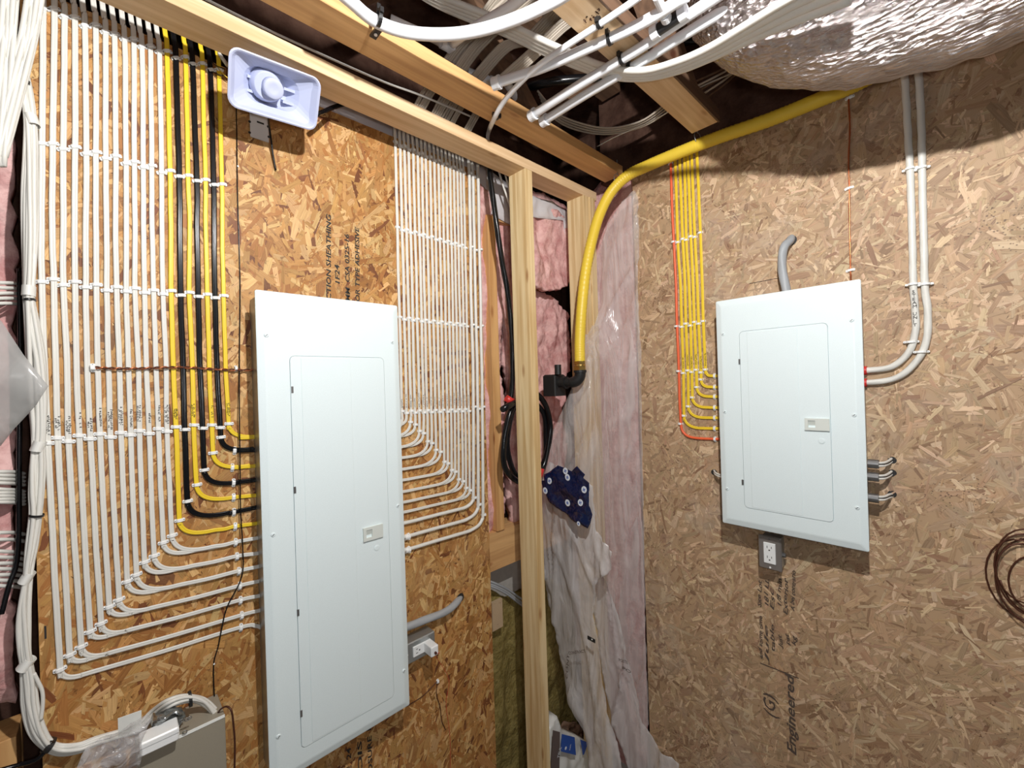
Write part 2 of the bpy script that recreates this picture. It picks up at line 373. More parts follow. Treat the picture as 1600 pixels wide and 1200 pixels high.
# ================================================================== THE SETTING
def strand_wall(name, org, e1, e2, nrm, w_, h_, th, mat, pal, nfl, size, ang, seed):
    rnd = random.Random(seed); b = MB(); o = Vector(org)
    c = o+e1*(w_/2)+e2*(h_/2)-nrm*(th/2); b.obox(c, e1, e2, nrm, w_/2, h_/2, th/2)
    cols = [pal[1]]*6; uvs = []
    for f in b.f: uvs += [(0, 0)]*len(f)
    fcol = list(cols)
    for i in range(nfl):
        L = rnd.uniform(*size[0])*(1 if rnd.random() < .75 else 1.6); Wd = rnd.uniform(*size[1])
        if rnd.random() < .13: L *= 1.35; Wd *= 1.9
        x = rnd.uniform(0, w_); y = rnd.uniform(0, h_); a = rnd.gauss(ang[0], ang[1]) if rnd.random() < .7 else rnd.uniform(0, math.pi)
        ca, sa = math.cos(a), math.sin(a); n = 8; k = []
        sk = rnd.uniform(-.3, .3)*Wd
        for (u, v) in ((-.5, -.42), (-.22, -.5), (.25, -.5), (.5, -.4), (.5, .38), (.2, .5), (-.2, .5), (-.5, .44)):
            uu = u*L*rnd.uniform(.86, 1.08)+sk*(1 if v > 0 else -1)*.6; vv = v*Wd*rnd.uniform(.7, 1.15); k.append((uu, vv))
        h0 = rnd.uniform(.0002, .0011); tx = rnd.uniform(-.0009, .0009)/L; ty = rnd.uniform(-.0008, .0008)/Wd
        P = []; U = []; ou, ov = rnd.uniform(0, 50), rnd.uniform(0, 50)
        for (u, v) in k:
            X = min(max(x+u*ca-v*sa, .0005), w_-.0005); Y = min(max(y+u*sa+v*ca, .0005), h_-.0005)
            P.append(o+e1*X+e2*Y+nrm*max(.00005, h0+u*tx+v*ty)); U.append((u+ou, v+ov))
        b.add(P, [tuple(range(8))]); uvs += U
        q = rnd.random(); cc = pal[0] if q < .25 else pal[1] if q < .66 else pal[2] if q < .93 else pal[3]
        f = rnd.uniform(.82, 1.16); fcol.append(tuple(min(1, t*f*rnd.uniform(.96, 1.04)) for t in cc))
    for i in range(nfl//9):
        x = rnd.uniform(.01, w_-.01); y = rnd.uniform(.01, h_-.01); a = rnd.gauss(ang[0], .7); L = rnd.uniform(.003, .014); Wd = rnd.uniform(.0006, .0016); d1 = e1*math.cos(a)+e2*math.sin(a); d2 = e2*math.cos(a)-e1*math.sin(a); c_ = o+e1*x+e2*y+nrm*.0016
        b.add([c_-d1*L/2, c_+d2*Wd*.5, c_+d1*L/2, c_-d2*Wd*.5], [(0, 3, 2, 1)]); uvs += [(0, 0)]*4; fcol.append(tuple(t*.45 for t in pal[3]))
    ob = b.build(name, mat)
    me = ob.data; ca_ = me.color_attributes.new('Col', 'FLOAT_COLOR', 'CORNER'); arr = []
    for p, col in zip(me.polygons, fcol): arr += [*col, 1.0]*p.loop_total
    ca_.data.foreach_set('color', arr)
    uvl = me.uv_layers.new(name='UVMap'); uvl.data.foreach_set('uv', [t for p in uvs for t in p])
    return ob
palA = [(.68, .43, .185), (.52, .275, .088), (.385, .17, .045), (.20, .068, .02)]
palB = [(.67, .495, .325), (.51, .35, .215), (.44, .29, .175), (.34, .205, .12)]
wl = struct('wall_left', strand_wall('wall_left', (-.112, WA, 0), Vector((1,0,0)), UP, NA, 1.187, H+.842, .011, 'flakeA', palA, 13000, ((.028, .078), (.006, .019)), (1.3, .6), 3))
wr = struct('wall_right', strand_wall('wall_right', (WB, .925, 0), Vector((0,-1,0)), UP, NB, 2.1, H+.87, .011, 'flakeB', palB, 24000, ((.02, .06), (.004, .014)), (1.0, .8), 5))
b = MB(); b.box((-3, -3, -.05), (1.9, 1.9, 0)); struct('floor', b.build('floor', 'floor'))
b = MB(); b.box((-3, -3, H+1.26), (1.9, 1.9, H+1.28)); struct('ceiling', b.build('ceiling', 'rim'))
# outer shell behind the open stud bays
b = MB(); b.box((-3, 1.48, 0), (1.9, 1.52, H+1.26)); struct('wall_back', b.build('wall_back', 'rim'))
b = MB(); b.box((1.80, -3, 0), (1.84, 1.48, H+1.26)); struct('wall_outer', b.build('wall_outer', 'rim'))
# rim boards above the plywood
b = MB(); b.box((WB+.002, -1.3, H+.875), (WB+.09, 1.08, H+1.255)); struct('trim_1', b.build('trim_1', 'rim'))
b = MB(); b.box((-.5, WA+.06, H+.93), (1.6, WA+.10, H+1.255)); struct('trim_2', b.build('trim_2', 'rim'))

def lumber(name, lo, hi, mat, label, cat, group=None, bev=.0015):
    b = MB(); b.box(lo, hi); o = b.build(name, mat)
    m = o.modifiers.new('bevel', 'BEVEL'); m.width = bev; m.segments = 2
    return tag(o, label, cat, group)
P1a, P1b = 1.10, 1.189
lumber('top_plate', (-.75, P1a, H+.806), (1.60, P1b, H+.844), 'pine_x', 'flat pine top plate of the partition, running behind the white horn', 'lumber')
sL = 1.145
lumber('wall_stud', (sL, P1a, 0), (sL+.038, P1b, H+.806), 'pine_z', 'upright pale pine stud standing alone left of the plastic sheet', 'lumber')
lumber('wall_stud', (1.500, P1a-.002, 0), (1.536, P1b, H+.806), 'pine_z', 'left one of the doubled corner studs under the plate end', 'lumber')
lumber('wall_stud', (1.537, P1a-.008, 0), (1.575, P1b, H+.806), 'pine_z', 'right one of the doubled corner studs under the plate end', 'lumber')
def truss(name, y0, y1, zb, x0, x1, label):
    t = thing(name, (x0, y0, H+zb), label, 'truss', 'floor trusses overhead')
    b = MB(); b.box((x0, y0, H+zb), (x1, y1, H+zb+.038)); o = b.build('bottom_chord', 'pine_ox' if y0 > .9 else 'pine_x', t); o.modifiers.new('bevel', 'BEVEL').width = .0015
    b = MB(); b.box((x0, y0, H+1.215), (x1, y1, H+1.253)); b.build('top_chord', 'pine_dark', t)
    k = 0; x = x0+.1
    while x+.34 < x1:
        b = MB(); s = 1 if k % 2 else -1
        p = Vector((x+(.34 if s < 0 else 0), (y0+y1)/2, H+zb+.038)); q = Vector((x+(0 if s < 0 else .34), (y0+y1)/2, H+1.215)); d = (q-p).normalized()
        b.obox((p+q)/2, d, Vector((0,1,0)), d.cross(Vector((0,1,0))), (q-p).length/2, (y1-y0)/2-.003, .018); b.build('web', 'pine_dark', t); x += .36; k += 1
    return t
truss('floor_truss', .955, 1.044, .863, -.8, 1.585, 'orange pine floor truss nearest the partition top plate')
lumber('dusty_strip', (.2, .538, H+.862), (1.515, .5445, H+.906), 'pine_dark', 'dark dusty strip added to shade the near side of the middle floor truss', 'lumber')  # dark strip added so the lit truss face reads as shaded
truss('floor_truss', .545, .634, .865, .2, 1.515, 'floor truss crossed by the white pipes, ending at the yellow pipe')

# ================================================================== CABLES ON THE LEFT WALL
def cable_on(plane, nrm, pts, w_, t_, off, mat, n=6, jit=.0, seed=0, extra=None, round_=False, thick3=False):
    P = px(pts, n); W = []
    for i, (x, y) in enumerate(P):
        o = off+(extra(i/(len(P)-1)) if extra else 0)
        W.append(plane(x+(noise.noise(Vector((y*.02, seed*7.7, .5)))*jit), y, o))
    b = MB()
    if thick3: b.tube(W, w_/2, 14, lobes=3, twist=95, amp=.07)
    elif round_: b.tube(W, w_/2, 10)
    else: b.flat(W, nrm, w_, t_)
    return b, W
_clipmesh = {}
def clip_at(pos, across, nrm, label, group, L=.021, Wd=.0082, hgt=.0090):
    key = (round(L, 4), round(hgt, 4))
    if key not in _clipmesh:
        b = MB(); R = []
        for u in (-.5, -.47, -.40, -.31, -.27, -.15, 0, .15, .27, .31, .40, .47, .5):
            au = abs(u); wd = Wd/2*(.35 if au > .49 else .8 if au > .46 else 1); hh = hgt*(.50 if au > .3 else .92 if au > .26 else 1.06)*(.75 if au > .49 else 1)
            R.append([Vector((u*L, y_*wd, z_*hh)) for y_, z_ in ((-1, 0), (-1, .8), (-.7, 1), (.7, 1), (1, .8), (1, 0))])
        b.loft(R, 0)
        for s in (-1, 1): b.cyl((s*L*.385, 0, hgt*.3), (0, 0, 1), .0012, hgt*.23, 8, 1)
        me_o = b.build('cable_clip', ['clip', 'nail'], loc=Vector((0, 0, 0))); _clipmesh[key] = me_o.data; bpy.data.objects.remove(me_o)
    o = bpy.data.objects.new('cable_clip', _clipmesh[key]); COL.objects.link(o)
    a = across.normalized(); bb = nrm.cross(a)
    o.matrix_world = Matrix(((a.x, bb.x, nrm.x, pos.x), (a.y, bb.y, nrm.y, pos.y), (a.z, bb.z, nrm.z, pos.z), (0, 0, 0, 1)))
    return tag(o, label, 'cable clip', group)
def scribble(parent, c, along, across, length, h, seed, mat='ink'):
    rnd = random.Random(seed); b = MB(); n = along.cross(across).normalized()
    c = Vector(c); k = int(length/(h*1.05)); s = h*.15
    for i in range(k):
        if rnd.random() < .12: continue
        o = c+along*(i*h*1.05)
        for _ in range(3):
            p = o+along*(rnd.uniform(0, .7)*h)+across*(rnd.uniform(-.5, .5)*h); q = o+along*(rnd.uniform(0, .7)*h)+across*(rnd.uniform(-.5, .5)*h)
            if (q-p).length < h*.3: q = p+across*h*.6
            d = (q-p).normalized(); e = n.cross(d)
            b.add([p-e*s, q-e*s, q+e*s, p+e*s], [(0, 1, 2, 3)])
    return b.build('handwriting', mat, parent)

names = ['W']*13+['Y','B','Y','B','Y','B','Y']
r0 = [(67.5,16),(85,16),(101,28),(117,29),(133,43),(150,41),(165,52),(179,55),(195,63),(209,63),(222,75),(235,74),(249,83),(261,82),(275,93),(290,91),(301,102),(316,101),(329,111),(342,110)]
r1 = [(66,226),(82.5,226),(99,234.5),(117.5,231),(135,242),(150,239),(165,249),(181,245),(197,257),(210,254),(224,263),(237,260),(252.5,271),(266,268),(280,277),(294,275.5),(307.5,284),(321,282),(334,290),(347,289)]
r2 = [(65.5,441),(84,437),(99,446),(117.5,441),(134,449.5),(150.5,445.5),(167,454.5),(182.5,449),(197.5,456),(211,451),(226,458),(240,454),(254.5,460),(267.5,455),(282,462),(296,457.5),(310,464),(324,460.5),(336,466),(349.5,462.5)]
r3 = [(75,692),(90.5,684),(107.5,689.5),(124,680.5),(141,685.5),(156,678),(173,683),(189,676),(204,679.5),(218,673),(233,677.5),(247.5,670),(261,674),(275,667),(289,671),(303,664),(317,669),(330.5,664),(344,668),(357.5,662)]
bend = [(94,1045),(109,1022),(127,1009),(141,985.5),(158,973),(171,947),(186,936),(199,907.5),(213,897),(226,877.5),(241,867.5),(255,847),(269,836),(280.5,812.5),(293,782.5),(307.5,757),(319,734),(332.5,707.5),(345,683),None]
endc = {0:(376,980),1:(377,961),2:(377,961),3:(375,937.5),4:(375,937.5),5:(374,915),6:(374,915),7:(372.5,892),8:(372.5,892),9:(369.5,869),10:(369.5,869),11:(367.5,847),12:(367.5,847),13:(367,822.5),14:(365,800),15:(364.5,777),16:(364.5,754),17:(362.5,730.5),18:(366,704),19:(372,684)}
endp = {0:978,1:955,2:955,3:932,4:932,5:909,6:909,7:886,8:886,9:865,10:865,11:841,12:841,13:818,14:793,15:774,16:750,17:728,18:703,19:683}
colname = {'W':'white','Y':'yellow','B':'black'}; cmat = {'W':'cable','Y':'yellow','B':'black'}
cnt = {'W':0,'Y':0,'B':0}; cablabel = []
def bendpath(xb, yb, xe, ye, sl=.8, side=1):
    slope = (565-ye)/(1480-xe)*sl
    xc = xb+2; yc = ye+(xc-xe)*slope
    if side > 0 : yc += 3; d = max(22, (yc-yb)*1.9)
    else: d = -max(10, (yc-yb)*1.1)
    x2 = xc+d; y2 = ye+(x2-xe)*slope; out = []
    for k in range(1, 9):
        t = k/8; out.append(((1-t)**2*xb+2*t*(1-t)*xc+t*t*x2, (1-t)**2*yb+2*t*(1-t)*yc+t*t*y2))
    return out
for i, c in enumerate(names):
    cnt[c] += 1
    lab = f'{ORD[cnt[c]]} {colname[c]} cable from the left'; cablabel.append(lab)
    W_, T_ = (.0098, .0048) if c != 'B' else (.0115, .0062)
    pts = [(r0[i][0]-9, r0[i][1]-75), (r0[i][0]-3, r0[i][1]-28), r0[i], r1[i], ((r1[i][0]+r2[i][0])/2+random.uniform(-1.5,1.5), 350), r2[i], ((r2[i][0]+r3[i][0])/2+random.uniform(-1.5,1.5), 565), r3[i]]
    if bend[i]:
        xb, yb = bend[i]
        if yb-r3[i][1] > 80: pts.append(((r3[i][0]+xb)/2-(.5), (r3[i][1]+yb)/2))
        pts.append(bend[i]); bx, by = bend[i]
    else: bx, by = r3[i]
    bp = bendpath(bx, by, *endc[i]); pts += bp
    inner = i in (2, 4, 6, 8, 10, 12)
    pts += [((bp[-1][0]+endc[i][0])/2, (bp[-1][1]+endc[i][1])/2+1.2), endc[i], (400, endp[i]), (409, endp[i]-2 if i else 981)]
    nb = len(pts)
    nn = len(pts)-1
    lift = (lambda t: .0046*min(1, max(0, (t-(nn-6.5)/nn)*8))) if inner else None
    b, Wp = cable_on(PA, NA, pts, W_, T_, .0045 if not lift else .0045, cmat[c], 5, .8, i, lift)
    o = b.build('electrical_cable', cmat[c])
    tag(o, f'{lab} in the bank left of the tall panel', 'cable', 'cables fanned left of the tall panel')
    if c != 'B':
        a = PA(r3[i][0]-.5, r3[i][1]-12, .0075); a2 = PA(r3[i][0]-2, r3[i][1]-80, .0075); al = (a2-a).normalized(); ac = al.cross(NA).normalized()
        ln = random.uniform(.03, .048)
        scribble(o, a+ac*.0017, al, ac, ln, .0036, i*3+1); 
        if random.random() < .6: scribble(o, a-ac*.0021+al*.004, al, ac, ln*.8, .0034, i*3+2)
    for rn, row in enumerate((r0, r1, r2, r3)):
        p = PA(*row[i]); q = row[i]
        ac = PA(q[0]+3, q[1], 0)-PA(q[0]-3, q[1], 0); ac.y = 0; ac = (ac.normalized()+UP*random.uniform(-.05, .05))
        clip_at(p, ac, NA, f'white clip, {ORD[rn+1]} row down, over {lab}', 'clips across the left cable bank')
    if bend[i]:
        p = PA(*bend[i]); clip_at(p, Vector((1, 0, .10 if c == 'W' else .03)), NA, f'white clip just above the bend of {lab}', 'clips at the bends left of the tall panel')
    if not inner and i != 19:
        lb = f'upright white clip beside tall panel on {lab}' if i in (0,)+tuple(range(13, 19)) else f'upright white clip beside tall panel on {ORD[[1,3,5,7,9,11].index(i)+1]} white cable pair from below'
        clip_at(PA(*endc[i]), Vector((.08, 0, 1)), NA, lb, 'upright clips beside the tall panel', hgt=.012 if 0 < i < 13 else .0085)

# right bank of the left wall
xs300 = [619.5,626.8,633.5,640,647,653.8,660,666.3,673,679.5,685.8,692,698,703.8,709.5,715,720,725,733.8,739.5,747.5]
xs3 = [628,635,642.3,648.4,655,662,667.5,673.8,680,686.6,692.3,699,704.6,710.3,716,721.5,726.7,732.3,739.5,746.3,753.5]
pairy = [681,698,715,733,750,768,784.5,800]
pairb = [((641,659.5),(648.5,663.5)),((655,673.5),(661.5,677)),((668,689.5),(674.5,692.5)),((681,703),(688,706)),((694,721.5),(699.5,724)),((705.5,734.5),(711,737)),((716.5,749),(723,752)),((728,762.5),(734,766))]
thickb = [(739.5,777),(747,787.5),(754.5,803.5)]; thicky = [817,838.5,859]
for i in range(21):
    th = i >= 18
    lab = f'{ORD[i+1]} thin white cable right of tall panel' if not th else f'{ORD[i-17]} thick twisted white cable right of tall panel'
    x3, x0_ = xs3[i], xs300[i]
    def xa(y): return x0_+(x3-x0_)*(y-300)/342
    y0_ = 222.5+(x0_-615.5)*.43
    y1_, y2_, y3_ = 356+(xa(375)-617)*.277, 497+(xa(503)-621)*.108, (644-(x3-628)*.03 if not th else 637)
    top = [(xa(200)-random.uniform(0, 3)+(6 if i == 20 else 0), y0_-48), (xa(y0_)-1, y0_-14), (xa(y0_), y0_)]
    pts = top+[(xa(300), 300), (xa(y1_), y1_), (xa((y1_+y2_)/2)+random.uniform(-.6, .6), (y1_+y2_)/2), (xa(y2_), y2_), (xa(575)+random.uniform(-.6, .6), 575), (x3, y3_)]
    xend = 628; lift = None
    if i == 0: pts += [(628.5, 655), (624, 668), (616, 672)]; clips = []
    else:
        if i == 1: bb = (x3, y3_+8); ye = 664
        elif not th: k = (i-2)//2; bb = pairb[k][(i-2) % 2]; ye = pairy[k]
        else: bb = thickb[i-18]; ye = thicky[i-18]
        if i > 1: pts.append(((x3+bb[0])/2+.3, (y3_+bb[1])/2)); pts.append(bb)
        xe_ = 628+(ye-664)*.033
        slope = (565-ye)/(1480-xe_)*(.85 if i > 1 else 1)
        xc = bb[0]; yc = ye+(xc-xe_)*slope; dd = (yc-bb[1])
        drop = 8 if not th else 20
        d = max(7 if not th else 20, 1.35*abs(dd)); x2 = xc-d; y2c = ye+(x2-xe_)*slope
        for q in range(1, 6):
            t = q/5; pts.append(((1-t)**2*bb[0]+2*t*(1-t)*xc+t*t*x2, (1-t)**2*bb[1]+2*t*(1-t)*yc+t*t*y2c))
        if x2 > xe_+12: pts.append(((x2+xe_)/2, (y2c+ye)/2))
        pts += [(xe_, ye), (xe_-16, ye+.04*16)]
        if 2 <= i < 18 and i % 2 == 0:
            nn = len(pts)-1; lift = lambda t: .0044*min(1, max(0, (t-(nn-6.0)/nn)*9))
    b, Wp = cable_on(PA, NA, pts, .0098 if not th else .0125, .0048, .0045 if not th else .0088, 'cable', 5, .25, i+40, lift, thick3=th)
    o = b.build('electrical_cable', 'cable'); tag(o, f'{lab}, counted from the left', 'cable', 'cables fanned right of the tall panel')
    if not th:
        a = PA(x3-.5, y3_-7, .0078); al = (PA(x3-1.5, y3_-40, .0078)-a).normalized(); ac = al.cross(NA).normalized()
        scribble(o, a+ac*.001, al, ac, random.uniform(.03, .055), .0034, i*3+100)
    for rn, yy in enumerate((y0_, y1_, y2_, y3_)):
        if th and i == 20 and rn == 0: continue
        clip_at(PA(xa(yy) if rn < 3 else x3, yy+(1.6 if i % 2 else -1.6)), Vector((1, 0, 0)), NA, f'white clip, {ORD[rn+1]} row down, over {lab}', 'clips across the bank right of the tall panel', L=.0185 if not th else .021, hgt=.0085 if not th else .0155)
    if i > 1: clip_at(PA(*bb), Vector((1, 0, -.06)), NA, f'white clip at the bend of {lab}', 'clips at the bends right of the tall panel', L=.0185 if not th else .022, hgt=.0085 if not th else .0155)
for k in (1, 2):
    b = MB(); ye = thicky[k]; p = PA(638+(ye-859)*.033, ye, .0075); b.cyl(p, (-1, 0, 0), .0095, .012, 14); b.cyl(p+Vector((.004,0,0)), (-1, 0, 0), .0125, .005, 8)
    tag(b.build('cable_connector', 'clip'), f'white push-in connector of the {ORD[k+1]} thick cable at the tall panel edge', 'connector')

# ================================================================== CABLES ON THE RIGHT WALL
yx = [[1055,1062,1069.5,1075,1081,1089.5],[1059.5,1067,1072.5,1079.5,1086,1094.5],[1065.5,1072,1079,1085,1092,1099],[1068,1075,1081,1088,1095.5,1102.5]]
yy_ = [None,[379,374,375.5,370,371,364],[511,506,509,503.5,506,502],[583,579,581.5,578,582,577.5]]
ybend = [(1069,649.5),(1076,635),(1082,621),(1089,605),(1095.5,593),None]; yend = [669.5,653,637,620,605,587.5]
for i in range(6):
    lab = f'{ORD[i+1]} yellow cable from left on right wall'
    pts = [(yx[0][i]-1, 232-i*1.5), (yx[0][i], 250), (yx[1][i], yy_[1][i]), ((yx[1][i]+yx[2][i])/2+.6, 440), (yx[2][i], yy_[2][i]), (yx[3][i], yy_[3][i])]
    bb = ybend[i] or (yx[3][i], yy_[3][i])
    if ybend[i]: pts.append(bb)
    x2 = min(1110, bb[0]+(yend[i]-bb[1])*1.5)
    for q in range(1, 6):
        t = q/5; pts.append(((1-t)**2*bb[0]+2*t*(1-t)*(bb[0]+1)+t*t*x2, (1-t)**2*bb[1]+2*t*(1-t)*yend[i]+t*t*(yend[i]-.3)))
    pts += [(1117, yend[i]), (1127, yend[i])]
    b, W = cable_on(PB, NB, pts, .0105, .005, .0045, 'yellow', 5, .3, i+80)
    o = b.build('electrical_cable', 'yellow'); tag(o, f'{lab}, bending into the small panel', 'cable', 'yellow cables beside the small panel')
    a = PB(yx[3][i]-.3, yy_[3][i]-6, .0076); al = (PB(yx[3][i]-1, yy_[3][i]-30, .0076)-a).normalized(); ac = al.cross(NB).normalized()
    scribble(o, a, al, ac, .05, .0045, i+200)
    for rn in (1, 2, 3): clip_at(PB(yx[rn][i], yy_[rn][i]), Vector((0, -1, .04)), NB, f'white clip in the {["","upper","middle","lower"][rn]} row over {lab}', 'clips across the yellow cables', L=.020)
    if ybend[i]: clip_at(PB(*bb), Vector((0, -1, -.05)), NB, f'white clip above the bend of {lab}', 'clips at the bends of the yellow cables', L=.020)
    clip_at(PB(1117, yend[i]), Vector((0, 0, 1)), NB, f'upright white clip by small panel on {lab}', 'upright clips beside the small panel', L=.020)
pts = [(1047.5,246),(1048,255.5),(1050,320),(1053,378.5),(1056,440),(1058,510),(1061,580),(1062,625),(1064,662),(1067,674),(1076,682),(1092,685),(1118,686),(1128,686)]
b, W = cable_on(PB, NB, pts, .0095, .0095, .0055, 'orange', 5, .3, 99, round_=True)
tag(b.build('electrical_cable', 'orange'), 'orange red cable left of the yellow cables, entering the small panel lowest', 'cable')
for p, a, l in (((1048,255.5), (0,-1,.15), 'topmost, just under the yellow pipe'), ((1053,378.5), (0,-1,.05), 'in the upper clip row'), ((1058,510), (0,-1,0), 'in the middle clip row'), ((1061,580), (0,-1,0), 'in the lower clip row'), ((1064,662), (0,-1,-.05), 'just above its bend'), ((1118,686), (0,0,1), 'upright beside the small panel')):
    clip_at(PB(*p), Vector(a), NB, f'white clip on the orange cable, {l}', 'clips on the orange cable', L=.020, hgt=.012)

# two big white cables right of the small panel
for pts, lab, cl in (([(1412,95),(1416,160),(1419,220),(1422,265),(1424,330),(1426,400),(1427,447),(1431,500),(1429,525),(1424,542),(1412,560),(1395,572),(1375,577),(1350,579)], 'left', [((1422,266),(0,-1,.0)), ((1427,445),(0,-1,0)), ((1424,534.5),(0,-1,0))]),
                     ([(1434,95),(1438,160),(1440,220),(1441,265),(1442,330),(1444,400),(1445,447),(1450,490),(1448,530),(1440,552),(1425,573),(1405,588),(1385,595),(1350,598)], 'right', [((1441,264.5),(0,-1,0)), ((1446,445),(0,-1,0)), ((1440,550),(0,-1,0))])):
    b, W = cable_on(PB, NB, pts, .0165, .01, .0095, 'cable', 6, .4, 3, thick3=True)
    o = b.build('electrical_cable', 'cable'); tag(o, f'{lab} one of the two thick white cables curving into the small panel' + (', hand-lettered' if lab == 'left' else ''), 'cable')
    if lab == 'left':
        for k, ch in enumerate('STEAM UNIT'):
            if ch == ' ': continue
            t = k/9; p = PB(1427.6+1.6*t, 458+52*t, .0188); textmesh(ch, .0115, p+Vector((0, .0035, 0)), (0, -1, .1), UP, 'ink', o, 'handwriting', jitter=.0005, sx=1.1)
    for k, (p, a) in enumerate(cl): clip_at(PB(*p), Vector(a), NB, f'{["upper","middle","lower"][k]} white clip on the {lab} thick cable beside the small panel', 'clips on the two thick cables', L=.034, Wd=.007, hgt=.0205)

# ================================================================== BREAKER PANELS
def breaker_panel(plane, nrm, e1, c_off, px_TL, X0, X1, Z0, Z1, doorpx, folds, hinges, latch, circ, screws, label, box_depth):
    """cover flange at distance c_off from the wall; e1 = horizontal direction to the viewer's right"""
    def W(s, z, o): return (Vector((s, WA-o, z+H)) if nrm is NA else Vector((WB-o, s, z+H)))
    def S(x, y): p = plane(x, y, c_off); return (p.x if nrm is NA else p.y), p.z-H
    sgn = 1 if nrm is NA else -1
    cx, cz = (X0+X1)/2, (Z0+Z1)/2; hx, hz = abs(X1-X0)/2, (Z1-Z0)/2
    root = thing('breaker_panel', W(cx, Z0, 0), label, 'electrical panel')
    def ring(hx_, hz_, r, o, n=5, c=(cx, cz)): return [W(c[0]+sgn*a, c[1]+b_, o) for a, b_ in rrect(hx_, hz_, r, n)]
    d = [S(*q) for q in doorpx]; dx0 = (d[0][0]+d[3][0])/2; dx1 = (d[1][0]+d[2][0])/2; dz1 = (d[0][1]+d[1][1])/2; dz0 = (d[2][1]+d[3][1])/2
    dc = ((dx0+dx1)/2, (dz0+dz1)/2); dh = (abs(dx1-dx0)/2, (dz1-dz0)/2)
    b = MB(); b.loft([ring(hx-.009, hz-.009, .002, 0), ring(hx-.009, hz-.009, .002, c_off-.004)]); b.build('enclosure_box', 'galv', root)
    b = MB(); b.loft([ring(hx-.001, hz-.001, .004, c_off-.006), ring(hx, hz, .005, c_off-.004), ring(hx, hz, .005, c_off-.001), ring(hx-.002, hz-.002, .004, c_off), ring(hx-.016, hz-.018, .006, c_off+.0045), ring(hx-.020, hz-.022, .008, c_off+.005), ring(dh[0]+.0012, dh[1]+.0012, .0130, c_off+.005, 5, dc), ring(dh[0]+.0012, dh[1]+.0012, .0130, c_off+.001, 5, dc)]); cov = b.build('cover', 'white', root)
    co = c_off+.005
    b = MB(); b.loft([ring(dh[0], dh[1], .012, co-.0038, 6, dc), ring(dh[0], dh[1], .012, co+.0010, 6, dc), ring(dh[0]-.0008, dh[1]-.0008, .0112, co+.0014, 6, dc)])
    door = b.build('door', 'white', root)
    f = [sum(S(*q)[0] for q in pr)/2 for pr in folds]
    fc = ((f[0]+f[1])/2, dc[1]); fh = abs(f[1]-f[0])/2
    b = MB(); b.loft([ring(fh, dh[1]-.004, .0012, co+.0013, 2, fc), ring(fh-.001, dh[1]-.005, .001, co+.0023, 2, fc)]); b.build('door_fold', 'white', door)
    for q in hinges:
        s, z = S(*q); b = MB(); b.obox(W(s, z, co+.0012), e1, UP, nrm, .0026, .0085, .0014); b.build('hinge', 'nail', root)
    (lx0, ly0), (lx1, ly1) = latch; s0, z0 = S(lx0, ly0); s1, z1 = S(lx1, ly1)
    lc = ((s0+s1)/2, (z0+z1)/2); lh = (abs(s1-s0)/2, abs(z1-z0)/2); L0 = co+.002
    b = MB()
    # frame of the latch around a finger recess in its left half
    A_, B_ = lh; rx0, rx1, rz0, rz1 = -A_*.72, -A_*.12, -B_*.55, B_*.62
    for (a0, a1, c0, c1) in ((-A_, rx0, -B_, B_), (rx1, A_, -B_, B_), (rx0, rx1, -B_, rz0), (rx0, rx1, rz1, B_)):
        b.obox(W(lc[0]+sgn*(a0+a1)/2, lc[1]+(c0+c1)/2, L0+.002), e1, UP, nrm, (a1-a0)/2, (c1-c0)/2, .0032)
    la = b.build('latch', 'latch', door)
    b = MB(); b.obox(W(lc[0]+sgn*(rx0+rx1)/2, lc[1]+(rz0+rz1)/2-.001, L0-.0004), e1, (UP+nrm*.35).normalized(), nrm, (rx1-rx0)/2, (rz1-rz0)/2, .0008); b.build('finger_recess', 'latch', la)
    s, z = S(*circ); b = MB(); b.cyl(W(s, z, co+.002), nrm, .0088, .0006, 24, r2=.0082); b.cyl(W(s, z, co+.0026), nrm, .0070, .0005, 24, r2=.0064); b.build('knockout_circle', 'white', door)
    for q in screws:
        s, z = S(*q); b = MB(); c = W(s, z, co-.0003); b.cyl(c, nrm, .0062, .0022, 14, r2=.0042); b.obox(c+nrm*.0022, (e1*.8+UP*.6).normalized(), nrm.cross((e1*.8+UP*.6).normalized()), nrm, .0032, .0008, .0005, 1); b.build('screw', ['white', 'nail'], root)
    return root
KA = (WA-.098)/1.1; KB = (WB-.098)/1.42
breaker_panel(PA, NA, Vector((1,0,0)), .098, None, .24713*KA, .6031*KA, -.90279*KA, .23439*KA,
    [(452,555),(606,561),(606,1093),(470,1166)], [((469,560),(486,1160)), ((546,560),(563,1113))],
    [(455.5,609),(459.5,765),(464.5,956),(469.5,1113)], [(565,825),(596,837)], (587.5,855),
    [(415.5,524),(611.5,535),(426,835),(620.5,790),(434.5,1149),(630,1047)], 'tall white electrical breaker panel on the left plywood wall', .09)
breaker_panel(PB, NB, Vector((0,-1,0)), .098, None, .53534*KB, .17239*KB, -.46337*KB, .245*KB,
    [(1158,520),(1293,503),(1303,812),(1163,795)], [((1168,518),(1176,800)), ((1251,507),(1251,812))],
    [(1156.5,565),(1161.5,753)], [(1258.5,653),(1297.5,673)], (1284.5,688.5),
    [(1130.5,522.5),(1331,500.5),(1133.5,643.5),(1335,648.5),(1137,763.5),(1340,793)], 'small white electrical breaker panel on the right plywood wall', .09)

